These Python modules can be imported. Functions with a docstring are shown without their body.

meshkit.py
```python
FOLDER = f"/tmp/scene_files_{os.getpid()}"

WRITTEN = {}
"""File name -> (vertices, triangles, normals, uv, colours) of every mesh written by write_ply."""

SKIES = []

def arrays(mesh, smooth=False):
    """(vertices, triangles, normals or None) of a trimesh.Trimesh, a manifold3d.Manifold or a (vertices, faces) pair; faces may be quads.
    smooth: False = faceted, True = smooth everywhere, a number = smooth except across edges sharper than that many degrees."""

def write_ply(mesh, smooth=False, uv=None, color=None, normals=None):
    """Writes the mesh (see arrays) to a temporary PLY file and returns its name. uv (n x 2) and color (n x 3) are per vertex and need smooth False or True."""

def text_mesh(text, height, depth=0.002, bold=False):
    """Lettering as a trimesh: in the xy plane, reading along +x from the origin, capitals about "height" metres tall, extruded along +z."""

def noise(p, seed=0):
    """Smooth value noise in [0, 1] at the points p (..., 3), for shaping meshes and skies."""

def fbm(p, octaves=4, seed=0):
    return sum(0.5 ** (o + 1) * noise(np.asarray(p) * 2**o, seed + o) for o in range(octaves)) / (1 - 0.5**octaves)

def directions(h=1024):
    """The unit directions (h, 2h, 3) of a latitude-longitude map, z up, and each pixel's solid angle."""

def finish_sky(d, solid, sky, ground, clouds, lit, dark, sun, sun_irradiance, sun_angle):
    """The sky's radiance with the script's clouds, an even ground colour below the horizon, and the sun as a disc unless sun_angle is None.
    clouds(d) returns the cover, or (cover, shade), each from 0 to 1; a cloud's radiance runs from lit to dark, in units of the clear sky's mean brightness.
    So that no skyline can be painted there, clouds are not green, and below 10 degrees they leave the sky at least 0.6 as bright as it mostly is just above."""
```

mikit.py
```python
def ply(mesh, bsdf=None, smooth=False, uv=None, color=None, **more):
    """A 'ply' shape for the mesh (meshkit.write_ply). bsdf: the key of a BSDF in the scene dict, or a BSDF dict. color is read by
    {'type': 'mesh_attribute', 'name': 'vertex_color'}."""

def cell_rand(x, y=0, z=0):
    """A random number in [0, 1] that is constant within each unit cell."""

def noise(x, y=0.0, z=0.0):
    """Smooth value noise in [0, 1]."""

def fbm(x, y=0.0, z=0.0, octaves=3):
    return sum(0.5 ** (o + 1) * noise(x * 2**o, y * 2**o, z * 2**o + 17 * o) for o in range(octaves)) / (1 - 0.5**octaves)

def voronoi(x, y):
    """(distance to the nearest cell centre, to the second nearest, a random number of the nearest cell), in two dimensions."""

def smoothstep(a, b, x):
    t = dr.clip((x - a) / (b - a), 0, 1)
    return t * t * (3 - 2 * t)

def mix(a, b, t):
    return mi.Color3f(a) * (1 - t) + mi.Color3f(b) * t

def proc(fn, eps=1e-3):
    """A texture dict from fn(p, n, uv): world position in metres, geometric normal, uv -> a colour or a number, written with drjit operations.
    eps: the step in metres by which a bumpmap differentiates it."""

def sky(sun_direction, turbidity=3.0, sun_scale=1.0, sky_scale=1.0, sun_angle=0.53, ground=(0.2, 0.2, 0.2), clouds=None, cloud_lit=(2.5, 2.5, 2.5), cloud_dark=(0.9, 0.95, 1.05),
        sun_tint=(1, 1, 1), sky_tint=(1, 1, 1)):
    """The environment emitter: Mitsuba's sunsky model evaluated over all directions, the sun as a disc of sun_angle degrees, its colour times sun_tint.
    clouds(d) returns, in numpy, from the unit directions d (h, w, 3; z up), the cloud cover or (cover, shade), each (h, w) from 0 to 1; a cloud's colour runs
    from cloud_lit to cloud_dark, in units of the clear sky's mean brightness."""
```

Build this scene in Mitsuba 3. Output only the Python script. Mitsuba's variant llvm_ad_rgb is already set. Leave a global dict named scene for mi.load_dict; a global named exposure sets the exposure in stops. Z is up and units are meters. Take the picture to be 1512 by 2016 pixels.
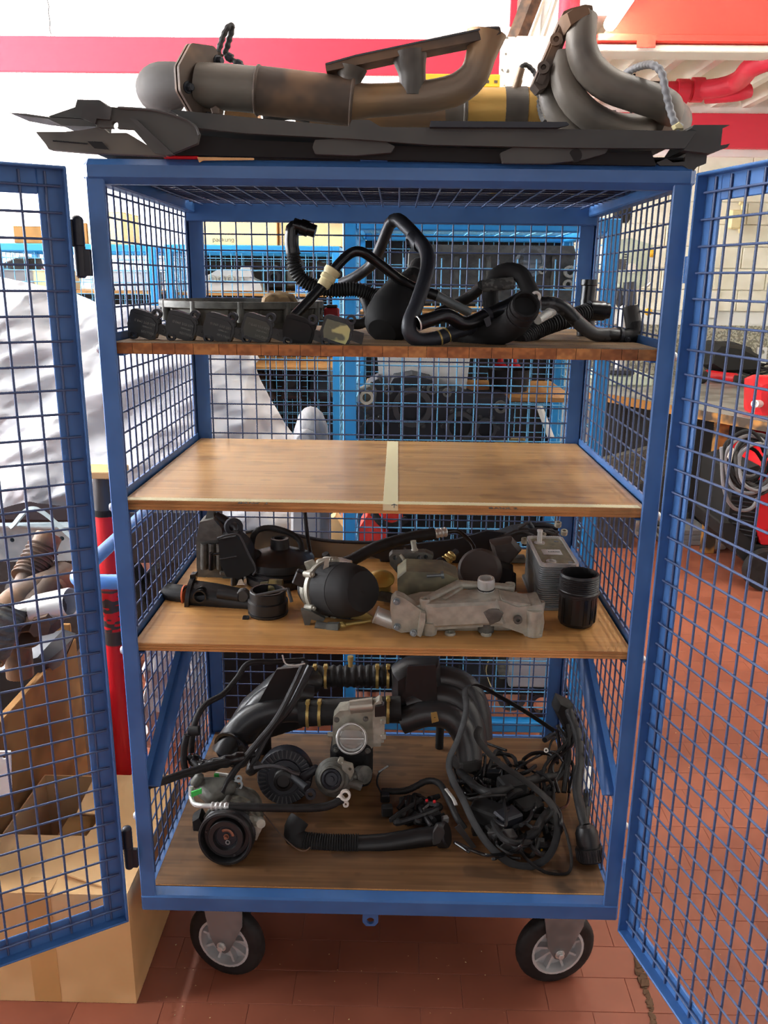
import math, random, numpy as np, trimesh, drjit as dr, mitsuba as mi, mikit, meshkit, manifold3d as m3
from shapely.geometry import Polygon, box as sbox
from shapely import affinity
T = mi.ScalarTransform4f
scene, labels = {}, {}
rng = random.Random(7)
# ---------------------------------------------------------------- camera, exposure
CAM = np.array([0.022, -1.5756, 1.6367]); PITCH, YAW, ROLL, FPX = -0.2706, -0.0134, 0.0124, 1647.93
_cp, _sp = math.cos(PITCH), math.sin(PITCH)
FWD = np.array([math.sin(YAW)*_cp, math.cos(YAW)*_cp, _sp])
_r = np.cross(FWD, [0, 0, 1]); _r /= np.linalg.norm(_r); _u = np.cross(_r, FWD)
RT = math.cos(ROLL)*_r + math.sin(ROLL)*_u; UP = math.cos(ROLL)*_u - math.sin(ROLL)*_r
scene['camera'] = {'type': 'perspective', 'fov': math.degrees(2*math.atan(756/FPX)), 'fov_axis': 'x', 'near_clip': 0.05, 'far_clip': 60.0,
    'to_world': T().look_at(origin=CAM.tolist(), target=(CAM+FWD).tolist(), up=UP.tolist())}
exposure = 0.12
WINDOW_LEFT, WINDOW_GATE, TUBE = 17.0, 0.3, 32.0     # radiance of the frosted window panes, of the gate panes, of the ceiling tubes
# ---------------------------------------------------------------- helpers
def ray(px, py): return FWD + RT*(px-756)/FPX - UP*(py-1008)/FPX
def Y(px, py, y): d = ray(px, py); return CAM + d*(y-CAM[1])/d[1]
def Z(px, py, z): d = ray(px, py); return CAM + d*(z-CAM[2])/d[2]
def X(px, py, x): d = ray(px, py); return CAM + d*(x-CAM[0])/d[0]
def pxm(y, py=900):                                   # metres per pixel at depth y
    return float(np.linalg.norm(Y(757, py, y)-Y(756, py, y)))
def C(*ms):
    out = []
    for m in ms: out += list(m) if isinstance(m, (list, tuple)) else [m]
    return trimesh.util.concatenate(out)
def num(name):
    if not any(k == name or k.startswith(name+'__') for k in scene) and name not in labels: return name
    i = 1
    while True:
        n = f'{name}_{i:03d}'
        if n not in labels and not any(k == n or k.startswith(n+'__') for k in scene): return n
        i += 1
USED = {}
def thing(name, label, cat, group=None):
    i = USED.get(name, -1)+1; USED[name] = i
    k = name if i == 0 else f'{name}_{i:03d}'
    labels[k] = {'label': label, 'category': cat}
    if group: labels[k]['group'] = group
    return k
def part(parent, name, mesh, mat, smooth=35, label=None, kind=None, **kw):
    b = parent+'__'+name; i = USED.get(b, -1)+1; USED[b] = i
    k = b if i == 0 else f'{b}_{i:03d}'
    scene[k] = {**mesh, **kw} if isinstance(mesh, dict) else mikit.ply(mesh, mat, smooth, **kw)
    if label or kind: labels[k] = {a: v for a, v in (('label', label), ('kind', kind)) if v}
    return k
def one(name, label, cat, mesh, mat, smooth=35, group=None):
    k = thing(name, label, cat, group); scene[k] = mikit.ply(mesh, mat, smooth); return k
def struct(name, mesh, mat, smooth=30):
    scene[name] = mikit.ply(mesh, mat, smooth); labels[name] = {'kind': 'structure'}; return name
def man(m):
    a = m.to_mesh(); return trimesh.Trimesh(a.vert_properties[:, :3], a.tri_verts, process=False)
def hullp(p): return man(m3.Manifold.hull_points([tuple(map(float, q)) for q in p]))
_ICO = trimesh.creation.icosphere(subdivisions=2).vertices
_ICO1 = trimesh.creation.icosphere(subdivisions=1).vertices
def hull(*sp): return hullp(np.vstack([np.asarray(c, float)+(_ICO if r > .012 else _ICO1)*r for c, r in sp]))
def bx(x0, x1, y0, y1, z0, z1, b=0.0):
    if b <= 0:
        return trimesh.creation.box(bounds=[[min(x0, x1), min(y0, y1), min(z0, z1)], [max(x0, x1), max(y0, y1), max(z0, z1)]])
    x0, x1 = sorted((x0, x1)); y0, y1 = sorted((y0, y1)); z0, z1 = sorted((z0, z1))
    b = min(b, .45*min(x1-x0, y1-y0, z1-z0)); p = []
    for X_ in ((x0, 1), (x1, -1)):
        for Y_ in ((y0, 1), (y1, -1)):
            for Z_ in ((z0, 1), (z1, -1)):
                for e in range(3):
                    o = [X_[1]*b, Y_[1]*b, Z_[1]*b]; o[e] = 0
                    p.append((X_[0]+o[0], Y_[0]+o[1], Z_[0]+o[2]))
    return hullp(p)
def rot(m, deg, axis, at): m = m.copy(); m.apply_transform(trimesh.transformations.rotation_matrix(math.radians(deg), axis, at)); return m
def mv(m, d): m = m.copy(); m.apply_translation(d); return m
def frame(d):
    d = np.asarray(d, float); d = d/np.linalg.norm(d)
    a = np.array([0, 0, 1.0]) if abs(d[2]) < .9 else np.array([1.0, 0, 0])
    u = np.cross(a, d); u /= np.linalg.norm(u); return u, np.cross(d, u), d
def rings(P, U, V, R, R2=None, n=16, cap=True):
    a = np.arange(n)*2*math.pi/n; c, s = np.cos(a), np.sin(a); R2 = R if R2 is None else R2
    v = np.vstack([p+np.outer(c*r, u)+np.outer(s*q, w) for p, u, w, r, q in zip(P, U, V, R, R2)])
    m = len(P); f = []
    i = np.arange(n); j = (i+1) % n
    for k in range(m-1):
        a0, a1, b0, b1 = k*n+i, k*n+j, (k+1)*n+i, (k+1)*n+j
        f.append(np.stack([a0, a1, b1], 1)); f.append(np.stack([a0, b1, b0], 1))
    if cap:
        v = np.vstack([v, P[0], P[-1]])
        f.append(np.stack([np.full(n, m*n), j, i], 1)); f.append(np.stack([np.full(n, m*n+1), (m-1)*n+i, (m-1)*n+j], 1))
    return trimesh.Trimesh(v, np.vstack(f), process=False)
def spline(P, step):
    P = np.asarray(P, float)
    if len(P) == 2:
        n = max(2, int(np.linalg.norm(P[1]-P[0])/step)+1); t = np.linspace(0, 1, n)[:, None]; return P[0]*(1-t)+P[1]*t
    Q = np.vstack([2*P[0]-P[1], P, 2*P[-1]-P[-2]]); out = []
    for i in range(1, len(Q)-2):
        a, b, c, d = Q[i-1:i+3]; n = max(2, int(np.linalg.norm(c[:3]-b[:3])/step)+1)
        t = np.linspace(0, 1, n, endpoint=False)[:, None]
        out.append(.5*(2*b+(c-a)*t+(2*a-5*b+4*c-d)*t*t+(3*b-a-3*c+d)*t**3))
    return np.vstack(out+[P[-1:]])
def tube(P, r, n=12, step=None, wave=None, hollow=False, flat=None, up=None):
    """Round tube through the points P (x, y, z[, radius]); wave = (depth, pitch) makes it corrugated; hollow opens both ends."""
    P = np.array([list(p)+([r] if len(p) == 3 else []) for p in P], float)
    rm = float(P[:, 3].mean()); S = spline(P, step or (wave[1]/6 if wave else max(rm*.7, .004)))
    keep = np.r_[True, np.linalg.norm(np.diff(S[:, :3], axis=0), axis=1) > 1e-7]; S = S[keep]
    p, R = S[:, :3], np.maximum(S[:, 3], 1e-4)
    tg = np.gradient(p, axis=0); tg /= np.linalg.norm(tg, axis=1)[:, None]
    u = frame(tg[0])[0] if up is None else np.asarray(up, float); U = []
    for t in tg:
        u = u-t*(u@t); u = u/np.linalg.norm(u); U.append(u)
    U = np.array(U); V = np.cross(tg, U)
    if wave:
        s = np.r_[0, np.cumsum(np.linalg.norm(np.diff(p, axis=0), axis=1))]
        R = R*(1+wave[0]*np.clip(1.6*np.sin(2*math.pi*s/wave[1]), -1, 1))
    if flat: return rings(p, U, V, np.full(len(p), flat[0]), np.full(len(p), flat[1]), n)
    if hollow:
        g = 2.0
        ex = lambda q, t, uu, vv, rr: ([q, q+t*rr*g*.2, q+t*rr*g], [uu]*3, [vv]*3, [rr*.86, rr*.84, rr*.8])
        a = ex(p[0], tg[0], U[0], V[0], R[0]); b = ex(p[-1], -tg[-1], U[-1], V[-1], R[-1])
        p = np.vstack([a[0][::-1], p, b[0]]); U = np.vstack([a[1], U, b[1]]); V = np.vstack([a[2], V, b[2]]); R = np.r_[a[3][::-1], R, b[3]]
    return rings(p, U, V, R, None, n)
def tp(P, r, n=12, **k): return tube([list(Y(*q[:3]))+list(q[3:]) for q in P], r, n, **k)       # points as (pixel x, pixel y, depth[, radius])
def lathe(a, d, prof, n=28, cap=True):
    """Solid of revolution about the axis a + t d; prof = [(t, r), ...]."""
    u, v, w = frame(d); a = np.asarray(a, float)
    P = [a+w*t for t, _ in prof]; R = [max(r, 1e-5) for _, r in prof]
    return rings(np.array(P), [u]*len(P), [v]*len(P), R, None, n, cap)
def cyl(a, b, r, r2=None, n=20, c=0.0):
    a, b = np.asarray(a, float), np.asarray(b, float); L = np.linalg.norm(b-a); r2 = r if r2 is None else r2
    pr = [(0, r), (L, r2)] if c <= 0 else [(0, r-c), (c, r), (L-c, r2), (L, r2-c)]
    return lathe(a, b-a, pr, n)
def torus(c, d, R, r, n=28, m=10, arc=None):
    u, v, w = frame(d); a0, a1 = arc or (0, 2*math.pi)
    th = np.linspace(a0, a1, n+1)
    P = [np.asarray(c)+u*R*math.cos(t)+v*R*math.sin(t) for t in th]
    return rings(np.array(P), [u*math.cos(t)+v*math.sin(t) for t in th], [w]*(n+1), [r]*(n+1), None, m, cap=arc is not None)
def ring(c, d, ro, ri, h, n=32):                        # flat ring with a hole: revolve a rectangle
    u, v, w = frame(d); c = np.asarray(c, float); a = np.arange(n)*2*math.pi/n
    prof = [(0, ro), (h, ro), (h, ri), (0, ri)]; V_, F = [], []
    for t, r in prof: V_.append(c+w*t+np.outer(np.cos(a)*r, u)+np.outer(np.sin(a)*r, v))
    i = np.arange(n); j = (i+1) % n
    for k in range(4):
        q = (k+1) % 4; F += [np.stack([k*n+i, k*n+j, q*n+j], 1), np.stack([k*n+i, q*n+j, q*n+i], 1)]
    return trimesh.Trimesh(np.vstack(V_), np.vstack(F), process=False)
def poly(pts, rnd=0, holes=()):
    g = Polygon(pts)
    if not g.is_valid: g = g.buffer(0)
    if rnd: g = g.buffer(-rnd).buffer(2*rnd).buffer(-rnd)
    for h in holes: g = g.difference(h)
    if g.geom_type != 'Polygon': g = max(g.geoms, key=lambda q: q.area)
    return g
def extr(g, th, O, U_, V_):                              # shapely polygon in (u, v) from O, extruded by th along U x V
    m = trimesh.creation.extrude_polygon(g, abs(th), engine='earcut'); U_, V_ = np.asarray(U_, float), np.asarray(V_, float)
    W_ = np.cross(U_, V_); p = m.vertices; m.vertices = np.asarray(O)+np.outer(p[:, 0], U_)+np.outer(p[:, 1], V_)+np.outer(p[:, 2], W_); return m
def slab(px, y, th, rnd=0, holes=(), bev=0.0):
    """A plate standing in the plane y with the outline px (pixels), th thick away from the camera; holes = [(px, py, radius in m)]."""
    q = [Y(a, b, y) for a, b in px]; H = [affinity.translate(_DISC(r), *(lambda c: (c[0], c[2]))(Y(a, b, y))) for a, b, r in holes]
    g = poly([(p[0], p[2]) for p in q], rnd, H); O = (0, y+th, 0)
    if bev <= 0: return extr(g, th, O, (1, 0, 0), (0, 0, 1))
    return C(extr(g, th-bev, O, (1, 0, 0), (0, 0, 1)), extr(poly(g.exterior.coords).buffer(-bev).difference(g.__class__()) if not H else g.buffer(-bev), bev, (0, y+bev, 0), (1, 0, 0), (0, 0, 1)))
def _DISC(r, n=5): from shapely.geometry import Point; return Point(0, 0).buffer(r, quad_segs=n)
def blob(px, y, th, ry=None, n=3):                       # rounded lump with a pixel outline: hull of two shrunken outlines and the full one
    q = np.array([Y(a, b, y) for a, b in px]); c = q.mean(0); o = []
    for t, s in ((0, .72), (.18, .93), (.5, 1), (.82, .93), (1, .72)): o.append(c+(q-c)*s+[0, th*t, 0])
    return hullp(np.vstack(o))
def bolt(c, d, r, h=None):
    h = h or r; u, v, w = frame(d); return C(lathe(c, d, [(0, r*1.5), (h*.25, r*1.5)], 14), lathe(np.asarray(c)+w*h*.25, d, [(0, r), (h, r), (h*1.15, r*.8)], 6))
def text(s, h, O, U_, V_, depth=.0006, bold=False):
    m = meshkit.text_mesh(s, h, depth, bold); p = m.vertices; U_, V_ = np.asarray(U_, float), np.asarray(V_, float)
    m.vertices = np.asarray(O)+np.outer(p[:, 0], U_)+np.outer(p[:, 1], V_)+np.outer(p[:, 2], np.cross(U_, V_)); return m
def grid(O, U_, V_, lu, lv, nu, nv, r, off=(0, 0, 0), e=.0):
    """Welded wire mesh: nu wires along V, nv along U, the second layer off by off."""
    O, U_, V_, off = (np.asarray(q, float) for q in (O, U_, V_, off)); ms = []
    for i in range(nu): a = O+U_*(lu*(i+.5)/nu); ms.append(cyl(a-V_*e, a+V_*(lv+e), r, n=6))
    for i in range(nv): a = O+V_*(lv*(i+.5)/nv)+off; ms.append(cyl(a-U_*e, a+U_*(lu+e), r, n=6))
    return C(*ms)
# ---------------------------------------------------------------- materials
def lin(r, g, b):
    f = lambda c: c/12.92 if c <= .04045 else ((c+.055)/1.055)**2.4
    return [f(r/255), f(g/255), f(b/255)]
def rgb(c): return {'type': 'rgb', 'value': list(c)}
def pbr(col, rough=.5, metal=0.0, spec=.5, **k):
    return {'type': 'twosided', 'bsdf': {'type': 'principled', 'base_color': rgb(col) if isinstance(col, (list, tuple)) else col, 'roughness': rough, 'metallic': metal, 'specular': spec, **k}}
def M(name, *a, **k): scene['m_'+name] = pbr(*a, **k); return 'm_'+name
def mott(c1, c2, f, lo=.4, hi=.6, oc=3, sz=1.0):         # two colours mixed by noise
    a, b = c1, c2
    return mikit.proc(lambda p, n, uv: mikit.mix(a, b, mikit.smoothstep(lo, hi, mikit.fbm(p.x*f, p.y*f, p.z*f*sz, oc))))
BLUE = M('blue_paint', mott(lin(58, 101, 158), lin(68, 111, 168), 9, .3, .7), .38, spec=.5)
BLUEW = M('blue_wire', lin(66, 84, 120), .42)
SKYB = M('light_blue_paint', lin(40, 140, 205), .4)
SKYW = M('light_blue_wire', lin(95, 165, 205), .5)
HANDLE = M('handle_blue', lin(92, 142, 200), .35)
DARKM = M('dark_metal', lin(44, 46, 52), .45, .3)
GUNM = M('gun_metal', lin(72, 72, 74), .4, .6)
STEEL = M('steel', lin(212, 212, 208), .3, .45)
ZINC = M('zinc_steel', mott(lin(150, 156, 158), lin(120, 128, 130), 14, .35, .65), .45, .6)
GALV = M('galvanised', mott(lin(150, 165, 172), lin(120, 136, 145), 10, .35, .65), .5, .35)
ALU = M('cast_aluminium', mott(lin(182, 180, 166), lin(160, 158, 144), 60, .25, .75, 4), .5, .3)
ALUD = M('dirty_aluminium', mott(lin(104, 104, 97), lin(82, 82, 77), 60, .25, .75, 4), .5, .3)
GOLD = M('yellow_zinc', lin(190, 166, 100), .33, .5)
BRASS = M('brass', lin(196, 164, 84), .33, .5)
RUST = M('rusty_steel', mott(lin(126, 98, 76), lin(84, 72, 64), 12, .35, .65, 4), .6, .45)
EXH = M('exhaust_steel', mott(lin(112, 104, 94), lin(78, 73, 68), 9, .35, .65, 4), .48, .25)
EXHD = M('sooty_steel', mott(lin(84, 79, 74), lin(64, 60, 57), 9, .35, .65, 4), .75, .1, .25)
EXHB = M('heat_tinted_steel', mott(lin(176, 134, 86), lin(124, 106, 90), 7, .35, .7, 3), .45, .3)
CATG = M('golden_catalyst_steel', mott(lin(214, 172, 96), lin(168, 132, 80), 13, .4, .7, 3), .42, .55)
BLK = M('black_plastic', lin(25, 25, 26), .4)
BLKG = M('gloss_black', lin(20, 20, 21), .22)
BLKM = M('matt_black', lin(31, 31, 31), .7, spec=.3)
RUB = M('black_rubber', mott(lin(33, 33, 33), lin(25, 25, 25), 30), .6, spec=.4)
DGREY = M('dark_grey_plastic', mott(lin(72, 71, 70), lin(56, 55, 54), 12), .6, spec=.4)
GREY = M('grey_plastic', lin(128, 128, 130), .55)
LGREY = M('light_grey_plastic', lin(190, 192, 192), .5)
WHITE = M('white_plastic', lin(226, 224, 214), .45)
CREAM = M('cream_paint', lin(224, 210, 160), .5)
RED = M('red_paint', mott(lin(206, 24, 36), lin(188, 20, 30), 8), .42)
REDB = M('red_beam_paint', lin(214, 44, 66), .5)
REDO = M('orange_red_paint', lin(222, 62, 50), .5)
YEL = M('yellow_paint', lin(222, 170, 40), .5)
GREENP = M('drill_green', lin(186, 198, 180), .45)
GREENT = M('green_tape', lin(60, 190, 80), .5)
TAPE = M('cream_tape', lin(232, 222, 178), .6)
INK = M('ink', lin(60, 66, 64), .7)
PRINT = M('pale_print', lin(118, 118, 112), .6)
BLUEP = M('blue_plastic', lin(40, 110, 190), .4)
COPPER = M('copper', lin(150, 104, 84), .45, .7)
CARD = M('cardboard', mott(lin(220, 180, 128), lin(208, 166, 114), 6, .35, .65), .85, spec=.2)
CARDP = M('pale_cardboard', lin(240, 210, 156), .8, spec=.2)
CARDD = M('old_cardboard', mott(lin(162, 120, 72), lin(128, 92, 54), 8, .35, .65), .85, spec=.2)
CARDT = M('parcel_tape', lin(202, 156, 98), .35)
OSB = M('worn_wood_edge', mott(lin(176, 124, 62), lin(70, 56, 44), 9, .45, .62), .7)
BENCHT = M('bench_steel', mott(lin(150, 150, 144), lin(120, 118, 112), 6, .35, .65), .4, .5)
def wood(c1, c2, c3, ax='x', dirt=.5, f=1.0, sx=0.0):
    def fn(p, n, uv):
        a, b = (p.x, p.y) if ax == 'x' else (p.y, p.x)
        w = mikit.fbm(a*2.2*f, b*46*f, p.z*70, 4); w2 = mikit.noise(a*7, b*150*f, p.z*160)
        st = mikit.smoothstep(.5, .82, mikit.fbm(p.x*7+3, p.y*9, p.z*5, 4)); sc = mikit.smoothstep(.76, .9, mikit.noise(p.x*19, p.y*46+2, 5.0))
        c = mikit.mix(c1, c2, mikit.smoothstep(.3, .7, w*.7+w2*.3))
        return mikit.mix(c, c3, dr.clip(st*dirt+sc*dirt*.5, 0, 1))
    return mikit.proc(fn)
W1 = M('dirty_board', wood(lin(128, 100, 68), lin(100, 78, 54), lin(52, 44, 34), 'x', .7), .65)
W1E = M('board_edge_red', wood(lin(176, 112, 58), lin(140, 82, 40), lin(80, 52, 30), 'y', .35), .6)
W1F = M('board_edge_pale', wood(lin(192, 134, 74), lin(160, 100, 52), lin(90, 60, 36), 'y', .35), .6)
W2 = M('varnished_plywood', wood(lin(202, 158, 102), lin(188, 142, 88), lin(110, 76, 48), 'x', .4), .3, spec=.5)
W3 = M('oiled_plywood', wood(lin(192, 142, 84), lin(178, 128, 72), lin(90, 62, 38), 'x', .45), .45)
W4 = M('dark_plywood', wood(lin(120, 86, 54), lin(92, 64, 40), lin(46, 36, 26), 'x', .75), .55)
PLYE = M('plywood_edge', wood(lin(206, 152, 92), lin(170, 112, 58), lin(96, 66, 40), 'x', .45, 1.6), .65)
TILE = M('red_tile', mott(lin(150, 86, 64), lin(136, 76, 56), 3.5, .35, .65), .5)
TILE2 = M('red_tile_dark', mott(lin(147, 83, 61), lin(131, 72, 53), 3.5, .35, .65), .5)
GROUT = M('floor_base', mott(lin(136, 76, 56), lin(124, 68, 50), 4), .7)
WALL = M('white_wall', mott(lin(236, 236, 230), lin(228, 228, 222), 2), .8, spec=.2)
BLOCK = M('painted_block', mott(lin(236, 232, 214), lin(224, 219, 198), 5), .7, spec=.2)
DUSK = M('grey_roof', lin(96, 96, 98), .8, spec=.2)
CEIL = M('ceiling_white', lin(225, 225, 220), .8, spec=.2)
CORR = M('corrugated_sheet', lin(222, 220, 206), .5)
def _chk(p, n, uv):
    a = mikit.noise(p.x*70+p.z*70, p.z*70-p.x*70, 0); return mikit.mix(lin(176, 172, 154), lin(128, 124, 108), mikit.smoothstep(.4, .6, a))
CHECK = M('checker_plate', mikit.proc(_chk), .4, .5)
COVER = M('car_cover', mott(lin(188, 190, 194), lin(172, 175, 180), 5), .4, spec=.5)
# ---------------------------------------------------------------- the hall
XL, XR, YF, YB, ZC = -5.2, 4.2, -4.6, 5.5, 4.6
struct('floor', bx(XL, XR, YF, YB, -.12, -.0012), GROUT)
# tiles: the nearest in view one by one, the rest of the visible floor as one mesh
tl, tw, jt = .2, .1, .0014
def tile_mesh(): 
    b = .0007; x0, x1, y0, y1 = jt/2, tl-jt/2, jt/2, tw-jt/2
    return hullp([(x, y, -.006) for x in (x0, x1) for y in (y0, y1)]+[(x, y, -b) for x in (x0, x1) for y in (y0, y1)]+[(x, y, 0) for x in (x0+b, x1-b) for y in (y0+b, y1-b)])
tm = tile_mesh(); tplies = [mikit.ply(tm, TILE, False), mikit.ply(tm, TILE2, False), mikit.ply(tm, TILE, False)]
cells = []
for j in range(-4, 54):
    for i in range(-20, 22):
        x, y = i*tl+(j % 2)*tl/2, j*tw
        d = np.array([x+.1, y+.05, 0])-CAM; w = d@FWD
        if w < .3: continue
        px, py = 756+FPX*(d@RT)/w, 1008-FPX*(d@UP)/w
        if -60 < px < 1570 and py < 2075: cells.append((1/w**2*(1 if (px > 1150 or py > 1700) else .3), x, y))
cells.sort(key=lambda c: -c[0])
for k, (_, x, y) in enumerate(cells[:300]):
    part('floor', 'tile', tplies[rng.randrange(3)], None, to_world=T().translate([x, y, rng.uniform(-.0002, .0002)]))
if len(cells) > 300:
    part('floor', 'far_tiles', C(*[mv(tm, (x, y, rng.uniform(-.0002, .0002))) for _, x, y in cells[300:]]), TILE, False, kind='stuff')
struct('wall_back', bx(XL-.2, 1.06, YB, YB+.2, 0, ZC), WALL)
struct('wall_back_right', bx(1.06, XR+.2, YB+.02, YB+.2, 0, ZC), WALL)
bw, bh = .42, .168
bply = {}
for j in range(0, 7):
    for i in range(0, 7):
        x0 = 1.1+i*bw+(j % 2)*bw/2; z0 = 1.42+j*bh
        part('wall_back_right', 'block', bx(x0+.003, x0+bw-.003, YB, YB+.03, z0+.003, z0+bh-.003, .004), BLOCK, 20)
struct('wall_left', C(bx(XL-.2, XL, YF, YB, 0, 1.1), bx(XL-.2, XL, YF, YB, 4.1, ZC), bx(XL-.2, XL, YF, -1.5, 1.1, 4.1), bx(XL-.2, XL, 5.1, YB, 1.1, 4.1)), WALL)
struct('wall_right', bx(XR, XR+.2, YF, YB, 0, ZC), WALL)
struct('wall_front', C(bx(XL, -2.6, YF-.2, YF, 0, ZC), bx(2.6, XR, YF-.2, YF, 0, ZC), bx(-2.6, 2.6, YF-.2, YF, 3.9, ZC)), DUSK)
struct('ceiling', bx(XL-.2, XR+.2, -.6, YB+.2, ZC, ZC+.15), CEIL)
struct('ceiling_front', bx(XL-.2, XR+.2, YF-.2, -.6, ZC-.02, ZC+.15), DUSK)
p = Y(94, 0, YB); p2 = Y(97, 68, YB); part('wall_back', 'crack', tube([(p[0]+.004*math.sin(i*2.3), YB-.0005, p[2]+.3-(p[2]+.3-p2[2])*i/14) for i in range(15)], .003, 5), DGREY)
# frosted windows in the left wall, gate of frosted panes behind the photographer
def pane(holder, m, L, tint=(1, 1, 1)):
    k = part(holder, 'pane', m, LGREY, False); scene[k]['emitter'] = {'type': 'area', 'radiance': rgb([L*t for t in tint])}
for w_ in range(3):
    y0 = -1.5+2.2*w_; n_ = f'window_{w_+1}'
    struct(n_, C(bx(XL-.12, XL-.02, y0, y0+.07, 1.1, 4.1), bx(XL-.12, XL-.02, y0+2.13, y0+2.2, 1.1, 4.1), bx(XL-.12, XL-.02, y0+.07, y0+2.13, 1.1, 1.17), bx(XL-.12, XL-.02, y0+.07, y0+2.13, 4.03, 4.1), bx(XL-.12, XL-.02, y0+.07, y0+2.13, 2.57, 2.63), bx(XL-.12, XL-.02, y0+1.07, y0+1.13, 1.1, 4.1)), GREY)
    pane(n_, bx(XL-.09, XL-.07, y0+.07, y0+2.13, 1.17, 4.03), WINDOW_LEFT, (.98, 1, 1.04))
struct('door_1', C(*[bx(-2.6+1.04*i-.03, -2.6+1.04*i+.03, YF-.12, YF-.02, 0, 3.9) for i in range(6)], *[bx(-2.6, 2.6, YF-.12, YF-.02, z-.03, z+.03) for z in (.03, 1.0, 1.9, 2.9, 3.87)], bx(-2.6, 2.6, YF-.1, YF-.05, 0, 1.0)), GREY)
pane('door_1', bx(-2.6, 2.6, YF-.1, YF-.08, 1.03, 3.87), WINDOW_GATE, (1, 1, 1.02))
# ceiling tube lamps
def tube_lamp(x, y, z, L, along='y', label='', rad=TUBE):
    k = thing('ceiling_lamp', label, 'ceiling lamp', 'fluorescent ceiling lamps')
    h = L/2; q = (lambda a0, a1, b0, b1, z0, z1, b=0: bx(x+a0, x+a1, y+b0, y+b1, z0, z1, b)) if along == 'y' else (lambda a0, a1, b0, b1, z0, z1, b=0: bx(x+b0, x+b1, y+a0, y+a1, z0, z1, b))
    part(k, 'housing', q(-.09, .09, -h, h, z+.05, z+.12, .01), WHITE)
    m = q(-.07, .07, -h+.03, h-.03, z, z+.045, .012)
    kk = part(k, 'diffuser', m, WHITE); scene[kk]['emitter'] = {'type': 'area', 'radiance': rgb([rad, rad*.98, rad*.93])}
for x in (-3.6, -1.9):
    for y in (1.6, 3.9): tube_lamp(x, y, 4.35, 1.6, 'y', 'long fluorescent lamp under the white hall ceiling')
for x in (1.6, 3.0): tube_lamp(x, .7, 4.35, 1.8, 'y', 'long fluorescent lamp under the white hall ceiling', 40.0)
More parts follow.
